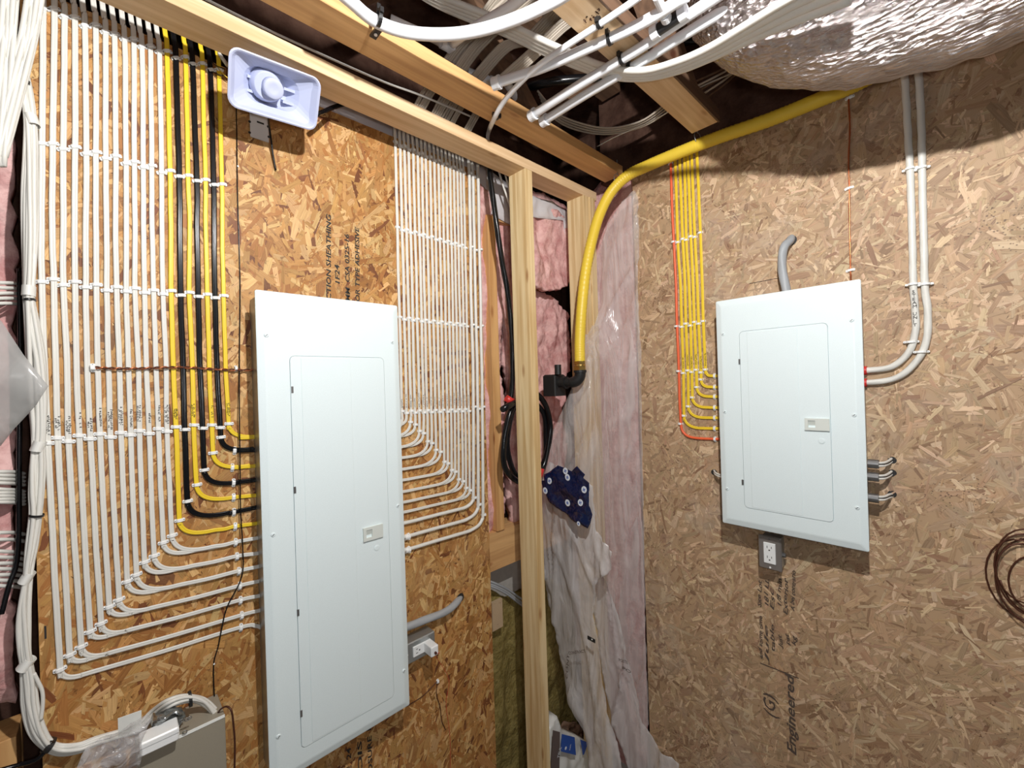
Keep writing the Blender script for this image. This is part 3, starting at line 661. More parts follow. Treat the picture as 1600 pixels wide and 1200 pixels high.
# ================================================================== OUTLETS
def receptacle(parent, c, ex, ez, nrm, hw, hh, slots, horizontal=False):
    b = MB(); b.obox(c, ex, ez, nrm, hw, hh, .003, bev=.0012); r = b.build('receptacle', 'recept', parent)
    for s in slots:
        b = MB(); o = c+ex*s[0]+ez*s[1]+nrm*.0026
        u, v = (ex, ez) if not horizontal else (ez, -ex)
        b.obox(o-u*.0062+v*.003, u, v, nrm, .0009, .0038, .0006); b.obox(o+u*.0062+v*.003, u, v, nrm, .0009, .0032, .0006); b.obox(o-v*.0065, u, v, nrm, .0022, .0020, .0006)
        b.build('slots', 'dark', r)
    return r
# right wall: steel cover under the small panel
t = thing('electrical_outlet', PB(1203, 893, 0), 'steel-plated double electrical outlet hanging just under the small panel', 'outlet')
c = PB(1203, 864, .056); b = MB(); b.obox(c-NB*.030, Vector((0,-1,0)), UP, NB, .027, .048, .028); b.build('box', 'galv', t)
b = MB(); b.obox(c, Vector((0,-1,0)), UP, NB, .0335, .0545, .0022, bev=.0035); b.build('cover_plate', 'steel', t)
receptacle(t, c+NB*.003, Vector((0,-1,0)), UP, NB, .0172, .0335, [(0, .017), (0, -.015)])
for s in (-1, 1): b = MB(); b.cyl(c+UP*(.0465*s)+NB*.002, NB, .003, .0015, 10); b.build('screw', 'nail' if s > 0 else 'clip', t)
b = MB(); b.cyl(c-NB*.025+Vector((0,-.027,-.006)), (0,-1,0), .0075, .012, 10); b.build('connector_nub', 'nail', t)
# left wall: galvanised box lying on its side right of the tall panel
t = thing('electrical_outlet', PA(660, 1020, 0), 'galvanised outlet box with white receptacle right of the tall panel', 'outlet')
EX = Vector((1,0,0)); c = PA(656, 1013, .052)
b = MB(); b.obox(c-NA*.027, EX, UP, NA, .058, .031, .024); b.build('box', 'galv', t)
b = MB(); b.obox(c, EX, UP, NA, .058, .033, .0022, bev=.003); b.build('cover_plate', 'galv', t)
receptacle(t, c+NA*.003+EX*.006, EX, UP, NA, .033, .0165, [(-.017, 0), (.017, 0)], True)
for s in (-1, 1): b = MB(); b.cyl(c+EX*(.047*s)+NA*.002, NA, .003, .0015, 10); b.build('screw', 'clip', t)
t2 = thing('plug_adapter', c+EX*.024-UP*.015, 'white plug-in adapter in the outlet right of the tall panel', 'adapter')
b = MB(); b.obox(c+NA*.028+EX*.026, EX, UP, NA, .014, .0165, .022, bev=.003); b.build('body', 'recept', t2)
b = MB(); b.cyl(c+NA*.050+EX*.026-UP*.004, NA, .004, .006, 10); b.build('cord_entry', 'dkcopper', t2)
g = c+NA*.055+EX*.026-UP*.005
b = MB(); b.tube(smooth([g, g+Vector((.02,.01,-.012)), g+Vector((.03,.06,-.04)), PA(701,1060,.004), PA(697,1100,.003), PA(703,1150,.003), PA(704,1215,.003)]), .0007, 6)
tag(b.build('thin_wire', 'red'), 'thin red wire trailing down the plywood from the white adapter', 'wire')
b = MB(); b.tube(smooth([PA(636,1103,.003), PA(660,1088,.003), PA(678,1070,.004), PA(683,1066,.004), PA(682,1085,.004), PA(688,1105,.004), PA(690,1125,.004), PA(696,1140,.004)]), .0014, 6)
tag(b.build('thin_wire', 'dkcopper'), 'thin brown wire curling below the outlet right of the tall panel', 'wire')
clip_at(PA(683,1064,0), Vector((0,0,1)), NA, 'small white clip on the brown wire below the outlet', 'lone clips on the left wall', L=.015)

# grey service cables
b = MB(); b.tube(smooth([PA(626,984,.03), PA(640,978,.030), PA(660,970,.030), PA(685,961,.030), PA(703,951,.026), PA(714,941,.012), PA(719,933,-.012)], 7), .0125, 14, lobes=3, twist=55, amp=.06)
tag(b.build('service_cable', 'grey'), 'thick grey cable from the tall panel into a hole in the plywood', 'cable')
b = MB(); b.cyl(PA(719,934,.0), NA, .0165, .0015, 20); tag(b.build('cable_hole', 'dark'), 'round dark hole in plywood where the left grey cable enters', 'hole')
b = MB(); b.tube(smooth([PB(1237,371,-.012), PB(1234,377,.012), PB(1226,385,.030), PB(1222,400,.035), PB(1223,425,.04), PB(1229,458,.045), PB(1231,480,.045)], 7), .0125, 14, lobes=3, twist=55, amp=.06)
tag(b.build('service_cable', 'grey'), 'thick grey cable from a plywood hole into the small panel top', 'cable')
b = MB(); b.cyl(PB(1236,376,0), NB, .0165, .0015, 20); tag(b.build('cable_hole', 'dark'), 'round dark hole in plywood above the small panel', 'hole')

# copper ground wire above the small panel
b = MB(); b.tube(smooth([PB(1326,120,.004), PB(1326,155,.004), PB(1328,200,.006), PB(1326,250,.004), PB(1327,293,.004), PB(1327.5,350,.004), PB(1328.5,400,.005), PB(1329,423,.005), PB(1330,445,.02)]), .0021, 8, lobes=2, twist=300, amp=.2)
tag(b.build('ground_wire', 'copper'), 'bare copper ground wire running down into the small panel top', 'wire')
for p, l in (((1328,153), 'topmost, in the duct shadow'), ((1327,294.5), 'middle'), ((1329,422.5), 'lowest, just above the small panel')):
    clip_at(PB(*p), Vector((0,-1,.12)), NB, f'white clip on the copper wire, {l}', 'clips on the copper wire', L=.023, Wd=.0075, hgt=.007)
# flexible whips at the small panel's sides
for k, (y, l) in enumerate(((724, 'upper'), (744, 'middle'), (777, 'lower'))):
    t = thing('cable_whip', PB(1385, y+6, 0), f'{l} short white cable stub leaving the small panel on the right', 'cable', 'cable stubs right of the small panel')
    a = PB(1361, y, .05)
    b = MB(); b.cyl(PB(1356, y, .05), (0, -1, 0), .0125, .024, 14); b.build('connector', 'nail', t)
    m = [a+Vector((0, -.004, 0)), PB(1372, y+1.5, .045), PB(1382, y+1, .035), PB(1389, y-2, .015), PB(1394, y-6 if k < 2 else y-3, -.006)]
    for s in (-1, 0, 1):
        b = MB(); b.tube(smooth([q+UP*(s*.0042)+NB*(abs(s)*.002) for q in m]), .0034, 8); b.build('conductor', 'cable' if s != 0 else 'blackp', t)
    b = MB(); b.cyl(PB(1394, y-5, 0), NB, .010, .0012, 16); b.build('hole', 'dark', t)
t = thing('cable_whip', PB(1121, 752, 0), 'short white cable stub leaving the small panel on the left', 'cable')
m = [PB(1130, 744, .04), PB(1124, 743, .035), PB(1118, 740, .02), PB(1115.5, 736, -.004)]
for s in (-1, 1): b = MB(); b.tube(smooth([q+UP*(s*.0035) for q in m]), .0034, 8); b.build('conductor', 'cable', t)
b = MB(); b.cyl(PB(1116, 738, 0), NB, .011, .0012, 16); b.build('hole', 'dark', t)
for k, y in enumerate((579, 598)):
    b = MB(); p = PB(1350.5, y, .012); b.cyl(p, (0,1,0), .0135, .012, 16); b.cyl(p+Vector((0,.002,0)), (0,1,0), .0155, .004, 16); b.cyl(p, (0,-1,0), .0125, .006, 16)
    tag(b.build('cable_connector', 'red'), f'red cable connector, {["upper","lower"][k]} of two, right of the small panel', 'connector')
# copper coil at the right edge
b = MB(); rr = random.Random(4); P = []
for k in range(150):
    a = k/150*2*math.pi*6; rad = .088+.016*math.sin(a*.37)+.01*math.sin(k*.11)
    c = PB(1612, 905, .014+.010*math.sin(k*.21)); P.append(c+Vector((0, .62*rad*math.cos(a)+.010*math.sin(k*.07), rad*math.sin(a)+.016*math.cos(k*.05))))
b.tube(P, .0019, 6); tag(b.build('wire_coil', 'dkcopper'), 'coil of brown copper wire hanging at the right edge', 'wire coil')

# ================================================================== TWISTED COPPER ACROSS THE LEFT BANK
for ph, (mt, nm) in enumerate((('dkcopper', 'darker'), ('copper', 'brighter'))):
    P = []
    for k in range(121):
        t = k/120; q = PA(146+258*t, 574+3*t+1.5*math.sin(t*9), .0115+.0015*math.sin(t*6)); a = t*2*math.pi*11+ph*math.pi
        P.append(q+UP*(.0019*math.sin(a))+NA*(.0019*math.cos(a)))
    b = MB(); b.tube(P, .0016, 7); tag(b.build('ground_wire', mt), f'{nm} strand of the twisted copper wire crossing the left cables', 'wire')
clip_at(PA(145,575,0), Vector((0,0,1)), NA, 'white clip at the left end of the twisted copper wire', 'lone clips on the left wall', L=.019, Wd=.009, hgt=.015)
clip_at(PA(367.5,576,0), Vector((0,0,1)), NA, 'white clip on the twisted copper wire beside the tall panel', 'lone clips on the left wall', L=.016, Wd=.007, hgt=.015)
b = MB(); b.tube(smooth([PA(369,160,.004), PA(370,215,.004), PA(371,300,.004), PA(374,400,.004), PA(375,460,.004), PA(374,560,.005), PA(374,640,.018), PA(375,720,.018), PA(376,800,.018), PA(379,850,.018), PA(378,900,.018), PA(355,948,.018), PA(346,985,.016), PA(341,1010,.006), PA(334,1036,.004), PA(334,1070,.005), PA(336,1100,.012), PA(338,1118,.02)]), .0015, 6)
tag(b.build('thin_wire', 'black'), 'thin dark wire hanging from the horn down past the tall panel', 'wire')
b = MB(); b.cyl(PA(371,261,.0), NA, .002, .006, 8); b.build('x', 'clip'); o = bpy.data.objects['x']; o.name = 'wire_staple'; tag(o, 'tiny staple holding the thin dark wire below the horn', 'staple')
o = MB().cyl(PA(334,1036,.0), NA, .002, .006, 8).build('wire_staple', 'clip'); tag(o, 'tiny staple on the thin dark wire above the beige box', 'staple')
# small marks
o = MB().obox(PA(71,988,.0004), Vector((1,0,0)), UP, NA, .0015, .013, .0006).build('mark', 'dark', wl)

# printing on the plywood
def stampA(body, x0, y0, x1, y1, nm='printed_stamp'):
    p = PA(x0, y0, .0018); q = PA(x1, y1, .0018); d = (q-p); L = d.length; d.normalize(); perp = d.cross(NA)*-1
    cu = bpy.data.curves.new('m', 'FONT'); cu.body = body; cu.size = 1; to = bpy.data.objects.new('m', cu); me = bpy.data.meshes.new_from_object(to); wd = max(v.co.x for v in me.vertices); bpy.data.objects.remove(to)
    size = .019; return textmesh(body, size, p, d, perp, 'ink', wl, nm, sx=L/(wd*size), extr=.0001, bold=.0004, shear=.12)
stampA('CONSTRUCTION SHEATHING', 517, 540, 517, 337)
stampA('1F24', 531, 446, 530, 415)
stampA('RMM  CSA 0325-16', 547, 480, 545, 367)
stampA('OR TYPE ADHESIVE', 562, 472, 561, 357)
stampA('EDGE  24', 550, 1240, 548, 1168, 'printed_stamp')
stampA('BOIS', 567, 1225, 565, 1158, 'printed_stamp')
stampA('EXPOSURE 1', 583, 1240, 580, 1138, 'printed_stamp')
def noteB(body, x0, y0, x1, y1, size=.017, nm='handwriting', jit=.003, mat='paleink', bold=.0003):
    p = PB(x0, y0, .0018); q = PB(x1, y1, .0018); d = (q-p); L = d.length; d.normalize(); perp = d.cross(NB)*-1
    cu = bpy.data.curves.new('m', 'FONT'); cu.body = body; cu.size = 1; to = bpy.data.objects.new('m', cu); me = bpy.data.meshes.new_from_object(to); wd = max(v.co.x for v in me.vertices); bpy.data.objects.remove(to)
    return textmesh(body, size, p, d, perp, mat, wr, nm, sx=L/(wd*size), extr=.0001, bold=bold, shear=.2, jitter=jit)
noteB('Site Lot', 1189, 950, 1190, 908); noteB('181 LL', 1200, 950, 1201, 905); noteB('Esc', 1209, 955, 1209, 922)
noteB('1/8 min', 1220, 950, 1221, 905); noteB('Exterior', 1230, 962, 1231, 905); noteB('A bei contrario', 1241, 955, 1243, 893)
noteB('and some time', 1191, 1030, 1191, 964); noteB('Jule', 1200, 1034, 1200, 980, .016); noteB('table', 1210, 1020, 1210, 978); noteB('Just', 1222, 1012, 1222, 994); noteB('pat', 1233, 1008, 1233, 992); noteB('kg', 1243, 1010, 1243, 995)
noteB('Engineered', 1244, 1182, 1240, 1060, .036, 'printed_stamp', .002, 'paleink', .0008)
noteB('(G)', 1212, 1125, 1210, 1090, .05, 'printed_stamp', .002)
b = MB(); p, q = PB(1188, 1036, .0018), PB(1248, 1060, .0018); d = (q-p).normalized(); b.obox((p+q)/2, d, d.cross(NB), NB, (q-p).length/2, .0016, .0002); b.build('pencil_line', 'paleink', wr)
b = MB(); p, q = PB(1171, 443, .0018), PB(1219, 434, .0018); d = (q-p).normalized(); b.obox((p+q)/2, d, d.cross(NB), NB, (q-p).length/2, .0009, .0002); b.build('pencil_line', 'paleink', wr)

# ================================================================== HORN
t = thing('horn_speaker', PY(430, 190, 1.17), 'white rectangular horn loudspeaker aimed into the room, high on the left wall', 'horn speaker')
TL, TR, BR, BL = PY(357,68,1.095), PY(503,124,1.095), PY(493,206,1.165), PY(355,165,1.165)
hc = (TL+TR+BR+BL)/4; hx_ = ((TR-TL)+(BR-BL)).normalized(); hz_ = ((TL-BL)+(TR-BR)).normalized(); hn = hx_.cross(hz_).normalized()
if hn.y > 0: hn = -hn
HW = ((TR-TL).length+(BR-BL).length)/4; HH = ((TL-BL).length+(TR-BR).length)/4
HD = .058
def hring(a, b_, r, d, n=5): return [hc+hx_*p[0]+hz_*p[1]+hn*d for p in rrect(a, b_, r, n)]
b = MB(); b.loft([hring(.034, .034, .033, -HD-.012), hring(.040, .036, .034, -HD), hring(HW*.62, HH*.62, .03, -HD*.55), hring(HW-.003, HH-.003, .021, -.004), hring(HW, HH, .022, -.001), hring(HW, HH, .022, .002), hring(HW-.003, HH-.003, .020, .0035), hring(HW-.006, HH-.006, .018, .001), hring(HW*.80, HH*.80, .014, -HD*.35), hring(HW*.58, HH*.60, .010, -HD*.78), hring(HW*.50, HH*.55, .010, -HD)])
b.build('horn_bell', 'horn', t)
u = hc-hn*HD; uo = hx_*-.006+hz_*.002
b = MB(); b.loft([[u+uo*2+hx_*(r*math.cos(a))+hz_*(r*math.sin(a))+hn*d for a in [2*math.pi*k/28 for k in range(28)]] for r, d in ((.037, -.004), (.036, .018), (.031, .034), (.029, .036))], smooth=True); b.build('reentrant_bell', 'horn', t)
u2 = u+uo*2+hn*.036+hx_*.008
b = MB(); b.loft([[u2+hx_*(r*math.cos(a))+hz_*(r*math.sin(a))+hn*d for a in [2*math.pi*k/28 for k in range(28)]] for r, d in ((.023, -.002), (.0225, .016), (.020, .018), (.010, .0165), (.003, .0155))], smooth=True); b.build('centre_cap', 'horn', t)
for s in ((-1, -1), (1, -1), (-1, .6), (1, .6)):
    b = MB(); b.obox(u+hx_*(s[0]*HW*.40)+hz_*(s[1]*HH*.30)+hn*.010, hx_, hz_, hn, HW*.13, .003, .010); b.build('rib', 'horn', t)
b = MB(); b.obox(hc-hn*(HD+.020), hx_, hz_, hn, .034, .034, .014, bev=.006); b.build('driver_housing', 'horn', t)
# bracket plate with slots, folded flange
bc = PA(405, 196, .004); t.location = t.location
b = MB(); b.obox(PA(405,195,.003), Vector((1,0,0)), UP, NA, .022, .040, .0015); b.obox(PA(404,160,.03), Vector((1,0,0)), NA, UP, .018, .03, .0012); br = b.build('bracket', 'bracket', t)
for q in ((390,190),(390,207),(419,198),(420,214)): b = MB(); b.cyl(PA(q[0],q[1],.0045), NA, .0032, .0008, 12); b.build('bolt_hole', 'dark', br)
b = MB(); b.obox(PA(407,192,.0048), Vector((1,0,0)), UP, NA, .0085, .0022, .0004); b.build('slot', 'dark', br)
b = MB(); b.cyl(PA(393,175,.0045), NA, .005, .004, 8); b.build('bracket_screw', 'nail', br)
b = MB(); b.tube(smooth([PY(418,176,1.21), PA(421,200,.03), PA(424,222,.02), PA(427,245,.012), PA(431,266,.006)]), .0024, 8)
tag(b.build('speaker_cable', 'black'), 'short black cable dangling under the white horn', 'cable')
b = MB(); b.tube(smooth([PY(496,178,1.18), PY(505,175,1.20), PY(520,168,1.23), PY(540,162,1.26)]), .006, 8)
tag(b.build('speaker_cable', 'black'), 'short black cable right of the white horn going behind the plate', 'cable')
b = MB(); b.tube(smooth([PA(342,83,.02), PA(348,92,.025), PA(356,103,.03)]), .0045, 8); tag(b.build('cable_end', 'cable'), 'loose white cable end between the last yellow cable and the horn', 'cable')
for k, (a, c_) in enumerate((((328,95),(352,108)), ((338,102),(356,122)), ((333,112),(352,118)))):
    b = MB(); b.tube(smooth([PA(*a,.01), PA((a[0]+c_[0])/2, (a[1]+c_[1])/2+2, .02), PA(*c_,.02)]), .0011, 6); tag(b.build('thin_wire', 'yellow' if k == 1 else 'black'), ['upper black wire end left of the horn','thin yellow wire end left of the horn','lower black wire end left of the horn'][k], 'wire')

# ================================================================== WHITE MEMBRANE ABOVE THE LEFT PLYWOOD
def YP(Y): return lambda x, y: PY(x, y, Y)
def XP(X): return lambda x, y: PX(x, y, X)
o = sheet('membrane', [(480,140),(520,145),(620,195),(760,262),(800,290),(800,352),(760,330),(742,292),(620,222),(500,175)], YP(1.335), lambda p: .008*fbm(p, 9), 'memb', step=.03, nrm=(0,-1,0))
tag(o, 'white membrane strip folded over the top of the left plywood', 'membrane')
# ================================================================== OPEN STUD BAYS
lumber('wall_stud', (1.137, 1.312, H-.598), (1.178, 1.40, H+.698), 'pine_o', 'orange stud behind the black cable in the open bay', 'lumber')
o = bpy.data.objects['wall_stud.003']
lumber('wall_stud', (1.46, 1.36, H-.70), (1.49, 1.44, H+.70), 'pine_o', 'dim stud behind the pink insulation near the black gas elbow', 'lumber')
lumber('bottom_plate', (1.03, 1.32, H-.755), (1.60, 1.43, H-.60), 'pine_ox', 'horizontal orange blocking under the pink insulation', 'lumber')
lumber('upper_plate', (-.5, 1.345, H+.70), (1.6, 1.44, H+.735), 'pine_ox', 'thin orange plate at the top of the open bay', 'lumber')
def puff(amp, s=11, bias=0): return lambda p: bias+amp*(abs(fbm(Vector((p.x, p.y, p.z*.55)), s*.7, 5))*1.1+.7*noise.noise(Vector(p)*4))
o = sheet('insulation_batt', [(735,290),(768,308),(775,345),(779,420),(781,520),(783,620),(788,700),(780,745),(783,800),(770,838),(735,838)], YP(1.36), puff(.035), 'pink', step=.011, thick=.04, nrm=(0,-1,0), extra=.01)
tag(o, 'pink insulation batt between the thin cables and the orange stud', 'insulation')
o = sheet('insulation_batt', [(779,305),(830,330),(840,600),(845,850),(800,830),(790,770),(795,690),(788,560),(784,420)], YP(1.375), puff(.04, 9), 'pink', step=.011, thick=.04, nrm=(0,-1,0), extra=.01)
tag(o, 'pink insulation batt behind the pale stud and black coil', 'insulation')
o = sheet('insulation_batt', [(825,330),(862,332),(884,345),(888,372),(895,410),(898,425),(887,445),(870,452),(855,455),(838,450),(825,440)], YP(1.27), puff(.05, 7), 'pink', step=.010, thick=.03, nrm=(0,-1,0), extra=.012)
tag(o, 'torn pink insulation flap bulging right of the pale stud', 'insulation')
o = sheet('insulation_batt', [(828,452),(842,458),(866,470),(884,488),(893,540),(889,580),(876,595),(872,640),(880,700),(868,760),(845,810),(828,800)], YP(1.345), puff(.045, 9), 'pink', step=.010, thick=.04, nrm=(0,-1,0), extra=.012)
tag(o, 'pink insulation batt behind the right half of the black coil', 'insulation')
o = sheet('insulation_batt', [(828,300),(850,305),(892,330),(893,350),(870,345),(828,325)], YP(1.33), puff(.02, 12), 'pink', step=.012, thick=.02, nrm=(0,-1,0), extra=.01)
tag(o, 'pink insulation scrap tucked under the top plate near the corner', 'insulation')
o = sheet('membrane', [(828,306),(860,315),(892,332),(893,362),(884,366),(880,345),(828,338)], YP(1.25), lambda p: .012*fbm(p, 14), 'memb', step=.012, thick=.001, nrm=(0,-1,0))
tag(o, 'crumpled white membrane above the torn pink insulation flap', 'membrane')
# foundation part under the blocking
b = MB(); b.box((.95, 1.42, 0), (1.62, 1.47, H-.755)); tag(b.build('foam_board', 'conc'), 'grey foundation face under the orange blocking', 'foundation')
o = sheet('mineral_wool', [(740,935),(768,922),(790,935),(812,925),(860,905),(900,930),(905,1000),(900,1080),(905,1230),(740,1230)], YP(1.40), puff(.03, 8), 'wool', step=.014, thick=.03, nrm=(0,-1,0), extra=.01)
tag(o, 'olive green mineral wool batt low behind the pale stud', 'insulation')
o = MB().obox(PY(776, 960, 1.335), Vector((1,0,0)), UP, NA, .028, .058, .006).build('wood_scrap', 'flakeB'); tag(o, 'small strand board scrap beside the olive wool', 'wood scrap')
ca = o.data.color_attributes.new('Col', 'FLOAT_COLOR', 'CORNER'); ca.data.foreach_set('color', [.58, .44, .29, 1]*len(o.data.loops)); o.data.uv_layers.new(name='UVMap')
for k, dy in enumerate((0, 7, 12)):
    b = MB(); b.tube(smooth([PY(758, 906+dy*.6, 1.36), PY(775, 912+dy*.6, 1.345), PY(795, 922+dy*.7, 1.35), PY(815, 936+dy*.8, 1.36), PY(835, 945+dy, 1.38)]), .0045, 8)
    tag(b.build('electrical_cable', 'grey'), f'{["upper","middle","lower"][k]} grey cable passing behind the pale stud under the orange blocking', 'cable')

# white flat cables behind the pale stud top
for k in range(2):
    b = MB(); P = smooth([PY(778+k*9, 262, 1.25), PY(786+k*8, 290, 1.25), PY(798+k*7, 325, 1.25), PY(806+k*6, 360, 1.26)]); b.flat(P, NA, .0085, .005)
    tag(b.build('electrical_cable', 'cable'), f'{["left","right"][k]} short white cable slipping behind the pale stud top', 'cable')

# heavy black service cable and its coil
b = MB(); b.tube(smooth([PY(764,235,1.215), PY(765,265,1.215), PY(769,300,1.215), PY(775,345,1.215), PY(783,400,1.22), PY(792,450,1.225), PY(798,500,1.23), PY(801,560,1.235), PY(800,605,1.235), PY(798,628,1.235), PY(803,640,1.24)], 7), .0105, 12, lobes=3, twist=40, amp=.10)
tag(b.build('service_cable', 'black'), 'thick black cable descending from the top plate to the coil', 'cable')
b = MB(); b.tube(smooth([PY(830,612,1.24), PY(812,622,1.22), PY(797,645,1.215), PY(788,690,1.215), PY(788,725,1.215), PY(800,746,1.22), PY(822,755,1.24), PY(846,735,1.245), PY(856,700,1.245), PY(860,665,1.245), PY(853,635,1.245), PY(840,616,1.245), PY(826,612,1.25), PY(808,628,1.25), PY(796,660,1.25), PY(793,705,1.25), PY(806,742,1.255), PY(828,750,1.265), PY(850,722,1.27), PY(853,680,1.27), PY(850,648,1.27), PY(838,630,1.27)], 7), .0115, 12, lobes=3, twist=40, amp=.08)
co_ = b.build('cable_coil', 'black'); tag(co_, 'coil of thick black cable looped behind the pale stud', 'cable coil')
b = MB(); p = PY(797,625,1.222); b.tube([PY(791,622,1.218), PY(797,626,1.214), PY(805,629,1.22)], .0135, 12); b.build('red_tape', 'red', co_)['label'] = 'red tape, upper'
b = MB(); b.tube([PY(846,732,1.245), PY(843,743,1.247), PY(838,748,1.25)], .0138, 12); b.build('red_tape', 'red', co_)['label'] = 'red tape, lower'
b = MB(); b.tube([PY(806,628,1.20), PY(795,634,1.195), PY(785,640,1.19)], [.010, .013, .012], 12); b.build('cable_end', 'black', co_)

# ================================================================== YELLOW GAS PIPE
gp = thing('gas_pipe', PX(905,597,1.44), 'yellow corrugated gas pipe sweeping down to a black elbow', 'gas pipe')
path = [PX(1395,100,1.565), PX(1335,132,1.565), PX(1270,160,1.565), PX(1200,188,1.56), PX(1130,212,1.56), PX(1090,227,1.56), PX(1050,243,1.555), PX(1010,260,1.545), PX(980,275,1.53), PX(955,300,1.51), PX(937,335,1.48), PX(925,375,1.45), PX(915,425,1.42), PX(909,480,1.395), PX(906,530,1.385), PX(906,566,1.38)]
b = MB(); b.tube(smooth(path, 22), .0215, 16, amp=.045, rings=.010); b.build('tubing', 'yellowp', gp)
e0 = PX(906,566,1.38); b = MB(); b.cyl(e0+UP*.004, (0,0,-1), .0245, .012, 6); b.cyl(e0-UP*.009, (0,0,-1), .0225, .006, 20); b.cyl(e0-UP*.016, (0,0,-1), .0258, .016, 6); b.build('brass_fitting', 'brass', gp)
P = [e0-UP*.030, e0-UP*.045, e0-UP*.060+Vector((0,.004,0)), e0-UP*.074+Vector((-.004,.016,0)), e0-UP*.080+Vector((-.008,.034,0)), e0-UP*.080+Vector((-.012,.06,0)), e0-UP*.080+Vector((-.02,.15,0)), PX(858,600,1.37)]
b = MB(); b.tube(smooth(P, 5), [.022]*22+[.0195]*(len(smooth(P, 5))-22), 16); b.cyl(e0-UP*.032, (0,0,-1), .0258, .010, 18); b.cyl(P[5], (-.05,1,0), .0258, .012, 18); b.build('iron_elbow', 'iron', gp)
b = MB(); b.obox(PX(866,602,1.37)+Vector((0,.0,0)), Vector((1,0,0)), Vector((0,1,0)), UP, .035, .035, .045, bev=.006); b.cyl(PX(872,585,1.35), UP, .014, .04, 12); tag(b.build('junction_fitting', 'iron'), 'black fitting block in the cavity behind the gas elbow', 'fitting')
for k, (a, l) in enumerate((((1090,218), 'below the middle floor truss'), ((965,282), 'below the orange floor truss'))):
    b = MB(); p = PX(a[0], a[1], 1.56 if k == 0 else 1.545); top = p+UP*(.07 if k == 0 else .08); z = p.z+.02
    ax = Vector((0, 1, 0)); 
    for j in range(24):
        pass
    ring = [p+Vector((1,0,0))*(.0255*math.cos(t_))+UP*(.0255*math.sin(t_))+Vector((0,-.002*math.sin(t_*2),0)) for t_ in [2*math.pi*j/24 for j in range(25)]]
    b.tube(ring, .0014, 6); q = p+UP*.024; 
    while q.z < top.z: b.tube([q+Vector((.003*math.cos(s), .0, .006*math.sin(s)+.004)) for s in [2*math.pi*j/10 for j in range(11)]], .0009, 5); q = q+UP*.0105
    tag(b.build('chain_hanger', 'galv'), f'small chain hanger holding the yellow pipe {l}', 'chain')

# ================================================================== RIGHT WALL STUD BAY WITH PLASTIC
o = sheet('insulation_batt', [(926,300),(950,275),(999,270),(1003,600),(1012,1200),(960,1200),(900,1000),(893,800),(895,600),(905,400)], XP(1.68), puff(.02, 5), 'pink', step=.022, thick=.03, nrm=(-1,0,0)); tag(o, 'pink insulation batt behind the clear plastic on the right wall', 'insulation')
def folds(p): 
    u = p.y*34+p.z*9+2.6*noise.noise(Vector((0, p.y*6, p.z*2)))
    return .006*(1-abs(math.sin(u*.7)))**3+.008*fbm(p, 4, 2)+.012*max(0, 1-6*abs(noise.noise(Vector((p.x, p.y*9+p.z*5, p.z*2)))))
o = sheet('vapour_barrier', [(993,298),(998,310),(999,400),(1002,600),(1006,800),(1010,1000),(1014,1130),(1003,1150),(985,1060),(965,980),(946,905),(925,880),(910,840),(890,800),(868,760),(855,722),(858,690),(880,640),(893,612),(905,560),(915,470),(932,400),(950,350),(972,315)], XP(1.595), folds, 'poly', step=.010, thick=.0006, nrm=(-1,0,0), extra=.004, warp=lambda p: 1-.115*min(1, max(0, (p.y-1.0)/.16))*min(1, max(.0, (H+.35-p.z)/.25)))
tag(o, 'clear plastic vapour barrier sheet stapled left of the right plywood', 'plastic sheet')
def crease(p, fy, fz, tilt, ph): return max(0, 1-6*abs(noise.noise(Vector((ph, p.y*fy+(p.z-H)*tilt, (p.z-H)*fz)))))
def crumple(p): return .014*noise.noise(Vector((1.1, p.y*7+p.z*1.2, p.z*1.1)))+.020*crease(p, 8, .7, .9, 2.2)+.013*crease(p, 12, 1.5, -2.6, 7.9)+.003*fbm(p, 14, 3)
o = sheet('poly_sheet', [(846,735),(860,722),(885,730),(925,760),(930,830),(960,860),(958,890),(935,905),(925,960),(938,1010),(948,1070),(962,1150),(975,1210),(925,1210),(915,1150),(902,1115),(885,1075),(875,1030),(868,980),(855,940),(850,880),(846,810)], XP(1.40), crumple, 'poly2', step=.012, thick=.0006, nrm=(-1,0,0), extra=.006)
tag(o, 'milky crumpled plastic hanging below the dark blue patch', 'plastic sheet')
def arc_text(parent, seq, off=.02):
    for (x0, y0, x1, y1, s) in seq:
        p, q = PX(x0, y0, 1.40-off), PX(x1, y1, 1.40-off); d = (q-p); L = d.length; d.normalize(); textmesh(s, .016, p, d, NB.cross(d)*1, 'paleink', parent, 'printed_text', sx=max(.3, L/(.6*.016*len(s))))
arc_text(o, [(889,1023,912,1020,'CONTRACT'), (887,1062,889,1030,'CONT')], .05)
def folds2(p): return .010*fbm(p, 3, 2)+.020*crease(p, 9, .8, 2.2, 4.4)+.010*crease(p, 14, 1.2, -1.5, 1.4)
o = sheet('poly_sheet', [(925,905),(946,900),(962,950),(975,1000),(985,1050),(993,1085),(1003,1130),(1025,1165),(1060,1195),(1062,1215),(985,1215),(972,1170),(962,1150),(945,1080),(935,1010)], XP(1.50), folds2, 'poly2', step=.013, thick=.0006, nrm=(-1,0,0), extra=.005)
tag(o, 'long milky plastic tail reaching the floor by the right plywood', 'plastic sheet')
for (x0, y0, x1, y1, s) in ((967,1033,982,1038,'POSTE'), (972,1045,985,1052,'PO')):
    p, q = PX(x0, y0, 1.455), PX(x1, y1, 1.455); d = (q-p); L = d.length; d.normalize(); textmesh(s, .016, p, d, NB.cross(d), 'paleink', o, 'printed_text', sx=max(.3, L/(.6*.016*len(s))))
